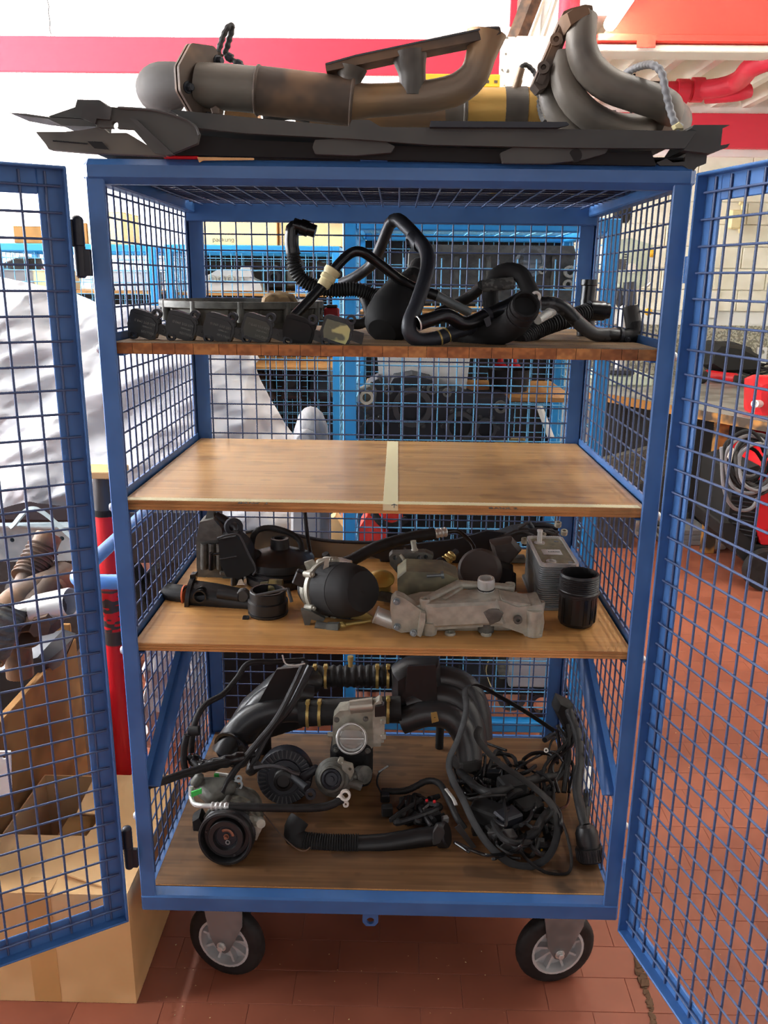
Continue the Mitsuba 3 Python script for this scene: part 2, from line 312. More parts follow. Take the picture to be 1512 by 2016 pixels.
# red bands and beams
def zband(px0, py0, py1, y): return Y(px0, py1, y)[2], Y(px0, py0, y)[2]
z0, z1 = zband(0, 140, 70, YB-.04); z0, z1 = min(z0, z1), max(z0, z1)
xr = Y(990, 100, YB-.06)[0]
struct('trim_1', bx(XL, xr, YB-.04, YB, z0, z1, .004), REDB)
z2 = Y(1340, 222, YB-.06)[2]; z3 = Y(1340, 290, YB-.06)[2]
struct('trim_2', bx(1.06, XR, YB-.06, YB+.02, z3, z2, .004), REDB)
p = Y(1010, 60, YB-.05); struct('trim_3', bx(p[0]-.022, p[0]+.022, YB-.05, YB, z1+.1, ZC), REDB)
# corrugated roof of the right bay, its edge beam and pipes
zc = z2+.05
pts = []; 
for i in range(15):
    x = 1.02+i*.24; pts += [(x, zc), (x+.035, zc+.11), (x+.145, zc+.11), (x+.18, zc)]
pg = poly(pts+[(p_[0], p_[1]+.006) for p_ in pts[::-1]])
for_roof = extr(pg, YB-3.62, (0, YB, 0), (1, 0, 0), (0, 0, 1))
struct('ceiling_right_bay', for_roof, CORR, False)
ya = 3.6; za, zb_ = Y(1400, 76, ya)[2], Y(1400, 108, ya)[2]
A = [Y(1180, 75, ya), Y(1262, -20, ya)]
k = thing('roof_beam', 'broad red painted steel beam along the edge of the corrugated roof', 'beam')
part(k, 'web', extr(poly([(A[0][0], A[0][2]), (A[1][0], A[1][2]), (A[1][0]+.05, 3.6), (XR, 3.6), (XR, A[0][2])]), .05, (0, ya+.05, 0), (1, 0, 0), (0, 0, 1)), REDO)
part(k, 'flange', bx(A[0][0]-.03, XR, ya-.09, ya+.1, (za+zb_)/2, za, .005), REDO)
part(k, 'lower_flange', bx(A[0][0]-.05, XR, ya-.06, ya+.12, zb_, (za+zb_)/2-.004, .005), CORR, label='pale lower flange')
part(k, 'bracket', bx(*Y(1262, 100, ya)[[0]].repeat(2)+[-.05, .05], ya-.1, ya-.09, zb_+.01, za-.03), REDO)
# bay lamp along the beam end
a, b = Z(1176, 78, 2.98), Z(1262, -45, 2.98)
k = thing('bay_lamp', 'glowing fluorescent tube lamp beside the end of the red roof beam', 'lamp')
a[1] = min(a[1], 3.5)
m = tube([a, b], .035, 12); kk = part(k, 'tube', m, WHITE); scene[kk]['emitter'] = {'type': 'area', 'radiance': rgb([80, 72, 50])}
part(k, 'housing', tube([a+[0, 0, .06], b+[0, 0, .06]], .05, flat=(.07, .02), up=(1, 0, 0)), CREAM)
# column, raking post and sloping purlins left of the bay
p0 = Y(1119, 40, 3.7); one('red_pipe_column', 'upright red pipe rising behind the tall exhaust manifold', 'pipe', cyl((p0[0], 3.7, 2.55), (p0[0], 3.7, ZC), .058), REDB)
one('raking_post', 'slanting red brown steel bar left of the red pipe', 'steel bar', tube([Y(1008, 100, 4.4), Y(1062, -40, 4.4)], .04, 4, flat=(.035, .06)), RUST)
for i, (xa, xb) in enumerate(((1036, 1082), (1062, 1105))):
    one('purlin', ('left of two cream sloping roof battens beside the red pipe', 'right of two cream sloping roof battens beside the red pipe')[i], 'roof batten', tube([Y(xa, 90, 4.9), Y(xb, -40, 4.9)], .05, 4, flat=(.05, .02)), CORR)
k = thing('red_drain_pipe', 'red plastic pipe with collars bending up under the corrugated roof', 'pipe')
part(k, 'pipe', tp([(1300, 180, 4.3), (1365, 178, 4.3), (1420, 172, 4.2), (1455, 158, 4.1), (1480, 132, 3.85), (1530, 112, 3.7)], .058, 16), REDB)
for q in ((1342, 180, 4.3), (1372, 177, 4.3)): c = Y(*q); part(k, 'collar', cyl(c-[.036, 0, 0], c+[.036, 0, 0], .073), REDB)
c = Y(1495, 125, 3.82); part(k, 'collar', cyl(c-[.045, .02, -.036], c+[.045, -.02, .036], .07), REDB)
part(k, 'branch', tp([(1390, 190, 4.3), (1450, 185, 4.2), (1475, 178, 4.2)], .044, 12), REDB)
part(k, 'grey_pipe', tp([(1245, 174, 4.35), (1300, 176, 4.35), (1345, 178, 4.35)], .047, 12), DGREY, label='grey pipe end')
# pale post and panel behind the catalysts
one('speckled_post', 'narrow white post with dark speckles behind the golden catalyst', 'post', bx(Y(984, 150, 3.4)[0], Y(1012, 150, 3.4)[0], 3.4, 3.46, .0, Y(1000, 72, 3.4)[2], .005), M('speckled_white', mott(lin(232, 230, 222), lin(96, 92, 88), 26, .62, .68)))
one('white_cupboard', 'tall white panel behind the speckled post and golden catalyst', 'cupboard', bx(Y(1012, 150, 3.8)[0], Y(1100, 150, 3.8)[0], 3.8, 4.2, 0, Y(1050, 70, 3.8)[2], .01), WHITE)
k = thing('yellow_rack_beam', 'yellow perforated rack beam seen above the exhaust pipe', 'rack beam')
y_ = 3.3; A = Y(835, 162, y_); B = Y(985, 148, y_)
part(k, 'beam', bx(A[0], B[0], y_, y_+.05, A[2]-.02, B[2]+.004, .003), YEL)
for i in range(9): x = A[0]+(i+.5)*(B[0]-A[0])/9; part(k, 'slot', bx(x-.009, x+.009, y_-.002, y_+.004, A[2]-.002, A[2]+.012), OSB)
part(k, 'post', bx(B[0]-.02, B[0]+.01, y_+.005, y_+.05, 0, A[2]-.02, .003), YEL)
# ---------------------------------------------------------------- main cage trolley
H, B0, S, W_ = 1.837, .255, .033, .535
D = .73
k = TR = thing('cage_trolley', 'tall blue wire mesh cage trolley with open doors and wooden shelves, loaded with engine parts', 'cage trolley')
for sx in (-1, 1):
    x0, x1 = (-W_, -W_+S) if sx < 0 else (W_-S, W_)
    part(k, 'front_post', C(bx(x0, x1, 0, .006, B0, H-.02, .002), bx(*((x0, x0+.006) if sx < 0 else (x1-.006, x1)), .006, S, B0, H-.02, .002)), BLUE)
    part(k, 'back_post', C(bx(x0, x1, D-.006, D, B0, H, .002), bx(*((x0, x0+.006) if sx < 0 else (x1-.006, x1)), D-S, D-.006, B0, H, .002), bx(*((x0+.01, x0+.045) if sx < 0 else (x1-.045, x1-.01)), D-.02, D-.007, B0+.04, H-.04)), BLUE)
    xa, xb = (x0, x0+.03) if sx < 0 else (x1-.03, x1)
    part(k, 'top_rail', bx(xa, xb, .0355, D-.001, H-.04, H-.002, .003), BLUE)
    part(k, 'bottom_rail', bx(xa, xb, .0355, D-.001, B0, B0+.04, .003), BLUE)
part(k, 'top_beam', bx(-W_-.006, W_+.006, -.003, .035, H-.042, H, .011), BLUE)
part(k, 'back_top_beam', bx(-W_, W_, D-.035, D-.0005, H-.06, H-.002, .003), BLUE)
part(k, 'bottom_beam', bx(-W_-.001, W_+.001, -.002, .035, B0, B0+.041, .004), BLUE)
part(k, 'back_bottom_beam', bx(-W_, W_, D-.035, D-.0005, B0, B0+.04, .003), BLUE)
part(k, 'base_plate', bx(-W_+.03, W_-.03, .035, D-.035, B0+.004, B0+.02), DARKM)
part(k, 'roof_mesh', grid((-W_+.03, .035, H-.02), (1, 0, 0), (0, 1, 0), 2*W_-.06, D-.06, 24, 16, .0021, (0, 0, .0042), .004), BLUEW, True)
part(k, 'back_mesh', grid((-W_+.03, D-.013, B0+.02), (1, 0, 0), (0, 0, 1), 2*W_-.06, H-B0-.05, 25, 38, .0021, (0, -.0042, 0), .004), BLUEW, True)
for sx in (-1, 1):
    part(k, 'side_mesh', grid((sx*(W_-.009), .02, B0+.02), (0, 1, 0), (0, 0, 1), D-.05, H-B0-.05, 17, 37, .0021, (sx*.0042, 0, 0), .004), BLUEW, True)
# shelves
SZ = [1.517, 1.208, .900, .2965]; SH = .5194; SF, SB = .026, .706
for i, z in enumerate(SZ[:3]):
    for sx in (-1, 1):
        x = sx*(W_-.006)
        part(k, 'shelf_bracket', C(bx(x, x-sx*.005, .03, D-.03, z-.024, z+.015), bx(x-sx*.005, x-sx*.03, .03, D-.03, z-.0255, z-.0215)), BLUE)
        for yy in (.0175,):
            c = np.array([sx*(W_+.001), yy, z-.012]); part(k, 'bolt_head', lathe(c, (sx, 0, 0), [(0, .009), (.004, .009), (.007, .007), (.0085, .003)], 14), STEEL)
for sx in (-1, 1):                                       # braces of the lowest bay
    x = sx*(W_-.0165); pa, pb = np.array([x, .035, .565]), np.array([x, .66, .875])
    part(k, 'diagonal_brace', C(tube([pa, pb], .01, 4, flat=(.003, .025), up=(1, 0, 0)), mv(tube([pa, pb], .01, 4, flat=(.018, .003), up=(1, 0, 0)), (-sx*.012, .008, -.017))), BLUE)
    c = np.array([sx*(W_+.001), .018, .49]); part(k, 'bolt_head', lathe(c, (sx, 0, 0), [(0, .009), (.004, .009), (.007, .007), (.0085, .003)], 14), STEEL)
s1 = SZ[0]
n_ = 26; xs = [-SH+2*SH*i/n_+(rng.uniform(-.006, .006) if 0 < i < n_ else 0) for i in range(n_+1)]
for i in range(n_):
    part(k, 'top_shelf', bx(xs[i]+.0003, xs[i+1]-.0003, SF, SB, s1-.0215, s1, .0009), W1, 20) if False else None
part(k, 'top_shelf', bx(-SH, SH, SF+.0025, SB, s1-.0213, s1, .001), W1, label='thick dirty glued board shelf')
for i in range(n_):
    part(k+'__top_shelf', 'block', bx(xs[i]+.0004, xs[i+1]-.0004, SF, SF+.0022, s1-.0213, s1-.0006, .0006), (W1E, W1F, W1E)[rng.randrange(3)])
def board(name, z, x0, x1, y0, th, mat, label):
    kk = part(k, name, bx(x0, x1, y0+.0012, SB, z-th, z, .0012), mat, label=label)
    for j in range(3): part(kk, 'ply', bx(x0+.0008, x1-.0008, y0-(j % 2)*.0005, y0+.004, z-th*(j+1)/3+.0004, z-th*j/3-.0004, .0006), PLYE)
    return kk
tk = board('label_shelf', SZ[1], -SH, SH, SF, .0195, W2, 'varnished plywood shelf marked with cream tape')
board('middle_shelf', SZ[2], -SH, SH, SF, .0175, W3, 'oily plywood shelf')
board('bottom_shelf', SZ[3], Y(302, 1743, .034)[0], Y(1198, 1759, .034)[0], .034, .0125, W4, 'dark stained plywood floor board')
def zt(px, py, z=SZ[1]): return Z(px, py, z)
z = SZ[1]
tpe = part(tk, 'tape', bx(-SH+.004, SH-.012, SF+.003, SF+.024, z-.0002, z+.0004), TAPE, label='cream masking tape along the front edge')
x0, x1 = zt(768, 1000)[0]-.0145, zt(768, 1000)[0]+.0155
part(tk, 'tape', C(bx(x0, x1, SF-.0012, SB-.01, z+.0004, z+.0009), bx(x0, x1, SF-.0018, SF-.0012, z-.012, z+.0009)), TAPE, label='cream tape strip across the middle')
def ink(s, px, py, h, zz=.0009): 
    c = zt(px, py); return text(s, h, (c[0], c[1], z+zz-.0004), (1, 0, 0), (0, 1, 0), .0006)
part(tk, 'lettering', ink('BANK  1', 467, 992, .0115, .0006), INK, False, label='handwritten BANK 1')
part(tk, 'lettering', ink('BANK 2', 962, 1002, .0115, .0006), INK, False, label='handwritten BANK 2')
c = zt(776, 1000); q = [(0, -.012), (0, .012)]
def stroke(a, b): a, b = np.array(a), np.array(b); return tube([(c[0]+a[0], c[1]+a[1]+.012, z+.0009), (c[0]+b[0], c[1]+b[1]+.012, z+.0009)], .0008, 6)
part(tk, 'arrow_mark', C(stroke((0, -.012), (0, .012)), stroke((-.005, .005), (0, .0125)), stroke((.005, .005), (0, .0125))), INK, label='drawn arrow')
# lug under the bottom beam, lug on the top beam
c = Y(729, 1812, .0)
g = poly([(c[0]-.018, B0-.002), (c[0]-.018, B0-.028), (c[0]-.01, B0-.038), (c[0]+.01, B0-.038), (c[0]+.018, B0-.028), (c[0]+.018, B0-.002)], 0, [affinity.translate(_DISC(.009), c[0], B0-.024)])
part(k, 'tow_lug', extr(g, .008, (0, .018, 0), (1, 0, 0), (0, 0, 1)), BLUE)
c = Y(736, 308, .0); part(k, 'door_catch', C(bx(c[0]-.024, c[0]+.024, .004, .03, H, H+.004, .001), bx(c[0]-.02, c[0]+.02, -.004, .02, H+.004, H+.011, .003)), BLUE)
# push handle round the left side
zh = 1.038
part(k, 'push_handle', tube([(-W_, .018, zh), (-W_-.05, .018, zh), (-W_-.082, .024, zh), (-W_-.098, .05, zh), (-W_-.1, .1, zh), (-W_-.1, .4, zh), (-W_-.1, .64, zh), (-W_-.09, .69, zh), (-W_-.05, .715, zh), (-W_, .715, zh)], .0155, 16), HANDLE)
# castors
def castor(x, y, turn):
    r = .098; hub = np.array([x, y, r]); ax = np.array([math.sin(turn), -math.cos(turn), 0]); sd = np.array([math.cos(turn), math.sin(turn), 0])
    kk = part(k, 'castor', C(bx(x-.05, x+.05, y-.04, y+.05, B0-.006, B0, .001), cyl((x, y, B0-.03), (x, y, B0-.006), .03)), ZINC, label='castor with black tyre and zinc fork')
    f = []
    for s in (-1, 1):
        o = hub+ax*s*.027-ax*.0015
        g = poly([(-.052, B0-.006-r), (.058, B0-.006-r), (.056, .07), (.018, -.012), (.006, -.02), (-.012, -.012), (-.03, .02)], .006)
        f.append(extr(g, .003, o, sd, (0, 0, 1)))
    f.append(extr(poly([(-.052, -.028), (.058, -.028), (.058, .028), (-.052, .028)]), .003, (x, y, B0-.012), sd, np.cross((0, 0, 1), sd)))
    part(kk, 'fork', C(*f), ZINC, 20)
    a = hub-ax*.019
    part(kk, 'tyre', lathe(a, ax, [(0, .064), (0, .08), (.002, .088), (.006, .094), (.013, .098), (.025, .098), (.032, .094), (.036, .088), (.038, .08), (.038, .064), (.034, .062), (.004, .062), (0, .064)], 40, False), RUB)
    part(kk, 'rim', C(ring(a-ax*.001, ax, .066, .06, .04), ring(a+ax*.004, ax, .066, .0, .008), ring(a+ax*.012, ax, .016, .0, .02), *[rot(mv(bx(-.0025, .0025, -.014, .014, .018, .062), hub), 0, (0, 0, 1), hub) if False else extr(poly([(-.003, .016), (.003, .016), (.003, .062), (-.003, .062)]), .026, hub-ax*.016, sd*math.cos(t)+np.array([0, 0, 1])*math.sin(t), np.array([0, 0, 1])*math.cos(t)-sd*math.sin(t)) for t in np.arange(9)*2*math.pi/9]), LGREY, 20)
    part(kk, 'axle', C(cyl(hub-ax*.034, hub+ax*.034, .009), bolt(hub+ax*.029, ax, .008, .008)), STEEL)
castor(-.367, .095, -.28); castor(.424, .095, .22); castor(-.4, D-.12, .3); castor(.42, D-.12, -.2)
# doors
def door(sx, hinge, ang):
    zb, zt_ = .262, 1.818; L = W_-.012; t = .005
    c, s = math.cos(ang), math.sin(ang)
    U = np.array([sx*s, -c, 0.0]); Nrm = np.array([-sx*c, -s, 0.0]) if False else np.cross((0, 0, 1), U)*(-sx)   # face turned to the photographer
    if Nrm[1] > 0: Nrm = -Nrm
    O = np.array([hinge[0], hinge[1], 0.0])
    def q(u0, u1, n0, n1, z0, z1, b=.0015):
        m = bx(u0, u1, n0, n1, z0, z1, b); v = m.vertices; m.vertices = O+np.outer(v[:, 0], U)+np.outer(v[:, 1], Nrm)+np.outer(v[:, 2], (0, 0, 1))
        if np.dot(np.cross(U, Nrm), (0, 0, 1)) < 0: m.invert()
        return m
    e = .016; fw, lip = .046, .026; ms = []
    ms += [q(e, e+fw, 0, t, zb, zt_), q(e+L-fw, e+L, 0, t, zb, zt_), q(e+fw, e+L-fw, 0, t, zb, zb+fw), q(e+fw, e+L-fw, 0, t, zt_-fw, zt_)]
    ms += [q(e, e+t, 0, lip, zb, zt_), q(e+L-t, e+L, 0, lip, zb, zt_), q(e, e+L, 0, lip, zb, zb+t), q(e, e+L, 0, lip, zt_-t, zt_)]
    d = part(k, 'door', C(*ms), BLUE, 20, label='open mesh door leaf with blue angle frame')
    part(d, 'wire_mesh', grid(O+U*(e+.012)+Nrm*(t+.0025)+np.array([0, 0, zb+.01]), U, (0, 0, 1), L-.02, zt_-zb-.02, 12, 35, .0023, -Nrm*0+Nrm*.0046, .002), BLUEW, True)
    for z in (1.685, .43):
        a = np.array([hinge[0], hinge[1], z])
        hh = part(d, 'hinge', C(lathe(a+[0, 0, -.052], (0, 0, 1), [(0, .006), (.004, .0095), (.055, .0105), (.056, .0095), (.057, .0105), (.1, .0105), (.104, .0085), (.107, .004)], 16)), DARKM if sx < 0 else BLUE, label='hinge knuckle')
        part(hh, 'leaf', C(q(.006, e+.004, -.004, .004, z+.002, z+.048, .001), bx(*sorted((hinge[0], sx*(W_-.004))), hinge[1]-.004, hinge[1]+.006, z-.048, z-.002, .001)), DARKM if sx < 0 else BLUE)
    return d
door(-1, (-.5505, -.014), math.radians(59)); door(1, (.547, -.016), math.radians(14.5))
# ---------------------------------------------------------------- trolleys behind
def cage(label, x0, x1, y0, y1, z1, zs, pitch=.052, front=(None,), left=True, panel=True, group=None, r=.0022, wm=SKYW):
    k = thing('mesh_trolley', label, 'cage trolley', group); s = .04
    for x in (x0, x1-s):
        part(k, 'post', bx(x, x+s, y0, y0+s, .14, z1-.001, .003), SKYB); part(k, 'post', bx(x, x+s, y1-s, y1, .14, z1-.001, .003), SKYB)
    for y in (y0, y1-s):
        part(k, 'top_beam', bx(x0+s, x1-s, y, y+s, z1-s, z1, .004), SKYB); part(k, 'bottom_beam', bx(x0+s, x1-s, y, y+s, .16, .2, .004), SKYB)
    for x in (x0, x1-s): part(k, 'side_rail', bx(x, x+s, y0+s, y1-s, z1-s, z1, .004), SKYB)
    n = lambda L: max(2, round(L/pitch))
    for a, b in front:
        part(k, 'front_mesh', grid((x0+s, y0+.02, a), (1, 0, 0), (0, 0, 1), x1-x0-2*s, b-a, n(x1-x0-2*s), n(b-a), r, (0, -2*r, 0)), wm, True)
    part(k, 'back_mesh', grid((x0+s, y1-.02, .2), (1, 0, 0), (0, 0, 1), x1-x0-2*s, z1-.24, n(x1-x0-2*s), n(z1-.24), r, (0, -2*r, 0)), wm, True)
    for x in (x0+.02, x1-.02)[0 if left else 1:]:
        part(k, 'side_mesh', grid((x, y0+s, .2), (0, 1, 0), (0, 0, 1), y1-y0-2*s, z1-.24, n(y1-y0-2*s), n(z1-.24), r, (2*r, 0, 0)), wm, True)
    part(k, 'roof_mesh', grid((x0+s, y0+s, z1-.02), (1, 0, 0), (0, 1, 0), x1-x0-2*s, y1-y0-2*s, n(x1-x0-2*s), n(y1-y0-2*s), r, (0, 0, 2*r)), wm, True)
    if panel: part(k, 'back_panel', bx(x0+s, x1-s, y1-.012, y1-.004, .2, z1-.04), BLKM)
    for z in zs: part(k, 'shelf', bx(x0+.045, x1-.045, y0+.045, y1-.045, z-.02, z, .002), W3)
    for x in (x0+.08, x1-.08):
        for y in (y0+.1, y1-.1):
            kk = part(k, 'castor', cyl((x-.02, y, .065), (x+.02, y, .065), .065), RUB); part(kk, 'fork', C(bx(x-.03, x-.024, y-.025, y+.025, .06, .16), bx(x+.024, x+.03, y-.025, y+.025, .06, .16), bx(x-.03, x+.03, y-.03, y+.03, .155, .16)), ZINC)
    return k
TA = cage('light blue cage trolley at the far left with grey crates on its shelf', -2.3, -1.312, 3.2, 3.95, 1.806, (1.56, 1.15), .06, [(1.2, 1.76)], panel=False)
part(TA, 'back_panel', bx(-2.26, -1.352, 3.938, 3.946, .2, 1.54), BLKM)
TB = cage('light blue cage trolley behind the first shelf on the left, under the cartons', -1.262, -.303, 3.2, 3.95, 1.81, (1.56, 1.15), .06, [(.2, 1.77)])
TC = cage('light blue cage trolley close behind the open one, holding the big engine block', -.142, .66, .97, 1.68, 1.815, (1.545, 1.0), .056, [(.22, 1.7)])
part(TC, 'floor_sheet', bx(-.1, .62, 1.015, 1.635, .28, .3), BLKM)
# cartons and crates
def carton(label, x0, x1, y0, y1, z0, h, mat=CARD, a=0, flaps=True, name='carton', cat='cardboard box', group=None):
    k = thing(name, label, cat, group); c = ((x0+x1)/2, (y0+y1)/2, z0); R = lambda m: rot(m, a, (0, 0, 1), c)
    part(k, 'body', R(bx(x0, x1, y0, y1, z0, z0+h-.003, .002)), mat)
    m = (y0+y1)/2
    if flaps: part(k, 'flap', R(bx(x0, x1, y0, m-.001, z0+h-.003, z0+h, .0005)), mat); part(k, 'flap', R(bx(x0, x1, m+.001, y1, z0+h-.003, z0+h, .0005)), mat); part(k, 'tape', R(bx(x0, x1, m-.025, m+.025, z0+h, z0+h+.0005)), CARDT)
    return k
yb = 3.3; zt_ = 1.81
a0, a1 = Y(392, 470, yb)[0], Y(545, 470, yb)[0]; h0 = Y(450, 402, yb)[2]-zt_
kq = carton('wide pale carton with printed word on the light blue trolley', a0, a1, yb, yb+.42, zt_+.003, h0, CARDP)
c = Y(425, 470, yb); part(kq, 'lettering', text('packung', .022, (c[0]-.02, yb-.0002, zt_+.02), (1, 0, 0), (0, 0, 1), .0006), INK, False, label='printed packung')
carton('pale carton right of the printed one, on the same trolley', a1+.012, Y(668, 470, yb)[0]+.012, yb+.02, yb+.42, zt_+.003, h0*1.05, CARDP)
one('grey_air_bag', 'dark grey rounded lump at the carton corner behind the cage', 'bag', blob([(635, 425), (645, 416), (665, 416), (674, 425), (670, 436), (645, 438)], 3.22, .09), DGREY)
carton('brown carton under the flat grey one on the far left trolley', Y(105, 470, 3.3)[0], Y(172, 470, 3.3)[0], 3.3, 3.6, 1.81, .11, CARDD)
carton('low brown carton at the left end of the far trolley', Y(28, 470, 3.3)[0], Y(92, 470, 3.3)[0], 3.3, 3.6, 1.81, .09, CARDD)
carton('open carton beside the hinge on the far trolley', Y(180, 470, 3.35)[0], Y(250, 470, 3.35)[0], 3.3, 3.62, 1.81, .17, CARDP)
def crate(label, px0, px1, y, z, h, mat, d=.28, name='plastic_crate', group=None):
    a, b = Y(px0, 560, y)[0], Y(px1, 560, y)[0]; k = thing(name, label, 'crate', group)
    P_ = lambda t, e: [(a-e*t, y-e*t, z+t*h), (b+e*t, y-e*t, z+t*h), (b+e*t, y+d+e*t, z+t*h), (a-e*t, y+d+e*t, z+t*h)]
    body = hullp(P_(0, .012)+P_(1, .012)); o = m3.Manifold.hull_points(P_(0, .012)+P_(1, .012)); i_ = m3.Manifold.hull_points([(x+(.004 if x < (a+b)/2 else -.004), yy+(.004 if yy < y+d/2 else -.004), zz+.004) for x, yy, zz in P_(0, .012)+P_(1.2, .012)])
    part(k, 'tub', man(o-i_), mat, 20); r_ = P_(1, .012)
    part(k, 'rim', C(*[tube([r_[q], r_[(q+1) % 4]], .006, 6) for q in range(4)]), mat); return k
crate('grey plastic crate on the far left trolley shelf, left of the red one', 2, 66, 3.26, 1.562, .1, GREY)
crate('pale plastic crate on the far left trolley shelf, right of the grey crate', 70, 122, 3.26, 1.562, .1, CREAM)
crate('light grey crate on the far left trolley shelf behind the mesh side', 226, 292, 3.26, 1.562, .1, LGREY)
one('black_bundle', 'black crumpled bundle lying on the far left trolley', 'bundle', blob([(-15, 548), (0, 515), (30, 504), (55, 506), (66, 545), (40, 556)], 3.55, .25), BLKM)
one('red_disc', 'small red lid beside the pale crate on the far trolley', 'lid', cyl(Y(92, 541, 3.4), Y(92, 530, 3.4), .03), RED)
one('dark_pump_housing', 'dark round pump beside the light grey crate on the far trolley', 'pump', blob([(205, 545), (215, 535), (226, 545), (229, 562), (218, 574), (206, 572)], 3.3, .14), BLKM)
k = thing('cylinder_head', 'silver cylinder head on the far trolley under the printed carton', 'cylinder head')
part(k, 'casting', C(slab([(398, 572), (398, 545), (412, 540), (430, 530), (480, 530), (492, 546), (512, 556), (516, 572)], 3.3, .16), slab([(470, 545), (474, 524), (492, 524), (496, 545)], 3.27, .08)), STEEL)
for i in range(4): c = Y(418+i*18, 550, 3.295); part(k, 'port', ring(c, (0, -1, 0), .022, .014, .012, 16), ALU)
for i, (a, b, h_, m_) in enumerate(((522, 560, 520, DARKM), (560, 600, 505, ALUD), (606, 650, 512, DGREY))):
    one('gearbox_casting', ('dark housing right of the silver cylinder head', 'mottled grey housing in the middle of the far trolley', 'dark grey housing at the right end of the far trolley')[i], 'housing', C(blob([(a, 572), (a, h_+20), (a+12, h_), (b-8, h_+6), (b, h_+26), (b, 572)], 3.42, .2), ring(Y((a+b)/2, (h_+572)/2, 3.415), (0, -1, 0), .035, .02, .03)), m_)
k = thing('small_blue_box', 'small blue box with white lettering on the far trolley shelf', 'box'); a, b = Y(583, 576, 3.28), Y(608, 562, 3.28)
part(k, 'body', bx(a[0], b[0], 3.28, 3.36, 1.562, b[2], .001), BLUEP); part(k, 'lettering', text('SACHS', .012, (a[0]+.006, 3.2795, 1.568), (1, 0, 0), (0, 0, 1), .0004, True), WHITE, False)
for i, (a, b, h_, m_) in enumerate(((395, 455, 760, BLKM), (600, 660, 725, DARKM), (470, 540, 735, ALUD), (550, 590, 720, DGREY))):
    one('dark_engine_part', ('black lump low on the far trolley behind the cover', 'dark metal part low at the right end of the far trolley', 'grey metal part low on the far trolley', 'small grey metal part beside the dark one low on the far trolley')[i], 'engine part', C(blob([(a, 790), (a+4, h_+15), (a+18, h_), (b-12, h_+4), (b, h_+30), (b, 790)], 3.45, .22), cyl(Y((a+b)/2, h_+30, 3.46), Y((a+b)/2, h_+30, 3.40), .04)), m_)
# engine block on the close trolley
k = thing('engine_block', 'big dark cast engine block on the top shelf of the trolley behind', 'engine block'); y_ = 1.08
part(k, 'casting', C(slab([(800, 597), (806, 492), (815, 482), (1128, 484), (1134, 498), (1132, 560), (1128, 600)], y_, .34, .004), slab([(806, 500), (815, 481), (1130, 484), (1134, 502)], y_-.02, .02, .002)), ALUD)
for i in range(5): a = 828+i*64; part(k, 'rib', slab([(a, 590), (a+3, 505), (a+11, 505), (a+10, 590)], y_-.016, .02, .001), ALUD)
c = Y(1043, 515, y_); part(k, 'core_plug', C(lathe(c+[0, 0, 0], (0, -1, 0), [(0, .045), (.02, .045), (.02, .036), (.008, .034), (.008, 0)], 28), bx(c[0]-.032, c[0]+.032, y_-.016, y_-.006, c[2]-.004, c[2]+.004), bx(c[0]-.032, c[0]+.032, y_-.016, y_-.006, c[2]-.019, c[2]-.011)), ZINC)
for q in ((1120, 535, .018), (1116, 560, .014), (1066, 532, .012), (835, 540, .02)): c = Y(q[0], q[1], y_-.002); part(k, 'boss', ring(c, (0, -1, 0), q[2], q[2]*.55, .024, 18), ALU)
one('steel_tray_front', 'light grey engine cover strip under the big engine block', 'cover', bx(Y(860, 600, 1.05)[0], Y(1110, 600, 1.05)[0], 1.03, 1.05, 1.547, 1.556, .002), ZINC)
# white tub, gear cases on the next shelf of the close trolley
ty = 1.2; k = crate('white plastic tub with dark parts behind the marked shelf', 750, 925, ty, 1.28, .15, WHITE, .3, 'white_tub')
a, b = Y(742, 715, ty), Y(932, 715, ty)
one('tub_shelf', 'narrow board carrying the white tub inside the close trolley', 'board', bx(-.09, .6, 1.13, 1.6, 1.262, 1.278, .002), W3)
k = thing('black_cable_bunch', 'black cables heaped in the white tub', 'cables')
for i in range(9): part(k, 'cable', tube([(a[0]+.06+rng.random()*.16, 1.25+rng.random()*.2, 1.42+rng.random()*.03) for _ in range(5)], .012, 8), BLKM)
k = thing('gearbox_housing', 'dark gearbox housing with a large round opening behind the marked shelf', 'gearbox'); y_ = 1.02
part(k, 'casting', C(slab([(700, 866), (702, 800), (720, 760), (745, 745), (760, 770), (775, 745), (812, 738), (850, 748), (862, 775), (900, 768), (940, 785), (1000, 782), (1012, 815), (1005, 866)], y_+.03, .2, .006)), DARKM)
for q, r in (((812, 800), .062), ((905, 838), .048), ((735, 842), .036), ((955, 842), .034)):
    c = Y(*q, y_+.028); part(k, 'flange_ring', C(ring(c, (0, -1, 0), r, r*.72, .03), *[bolt(c+np.array([math.cos(t)*r*1.12, -.004, math.sin(t)*r*1.12]), (0, -1, 0), .006) for t in np.arange(6)*1.047]), GUNM)
for q, r in (((765, 765), .012), ((850, 765), .012), ((880, 772), .01), ((985, 800), .014)): part(k, 'lug', ring(Y(*q, y_+.03), (0, -1, 0), r*1.4, r*.7, .02, 16), ALUD)
k = thing('bell_housing_gray', 'grey ribbed bell housing beside the round gearbox opening', 'housing'); labels[k]['label'] = 'grey cast flange piece left of the round gearbox opening'
part(k, 'casting', blob([(702, 800), (706, 765), (730, 752), (742, 770), (738, 805), (716, 815)], y_-.03, .05), ALUD); c = Y(722, 782, y_-.031); part(k, 'port', ring(c, (0, -1, 0), .022, .013, .012, 18), ALU)
crate('cream plastic tub at the right end of the gearbox shelf', 1012, 1062, 1.03, 1.02, .1, CREAM, .2, 'cream_tub')
one('black_bucket', 'black bucket behind the cream tub', 'bucket', lathe(Y(1000, 778, 1.3), (0, 0, 1), [(0, .06), (.09, .075), (.09, .07), (.02, .056), (.02, 0)]), BLKM)
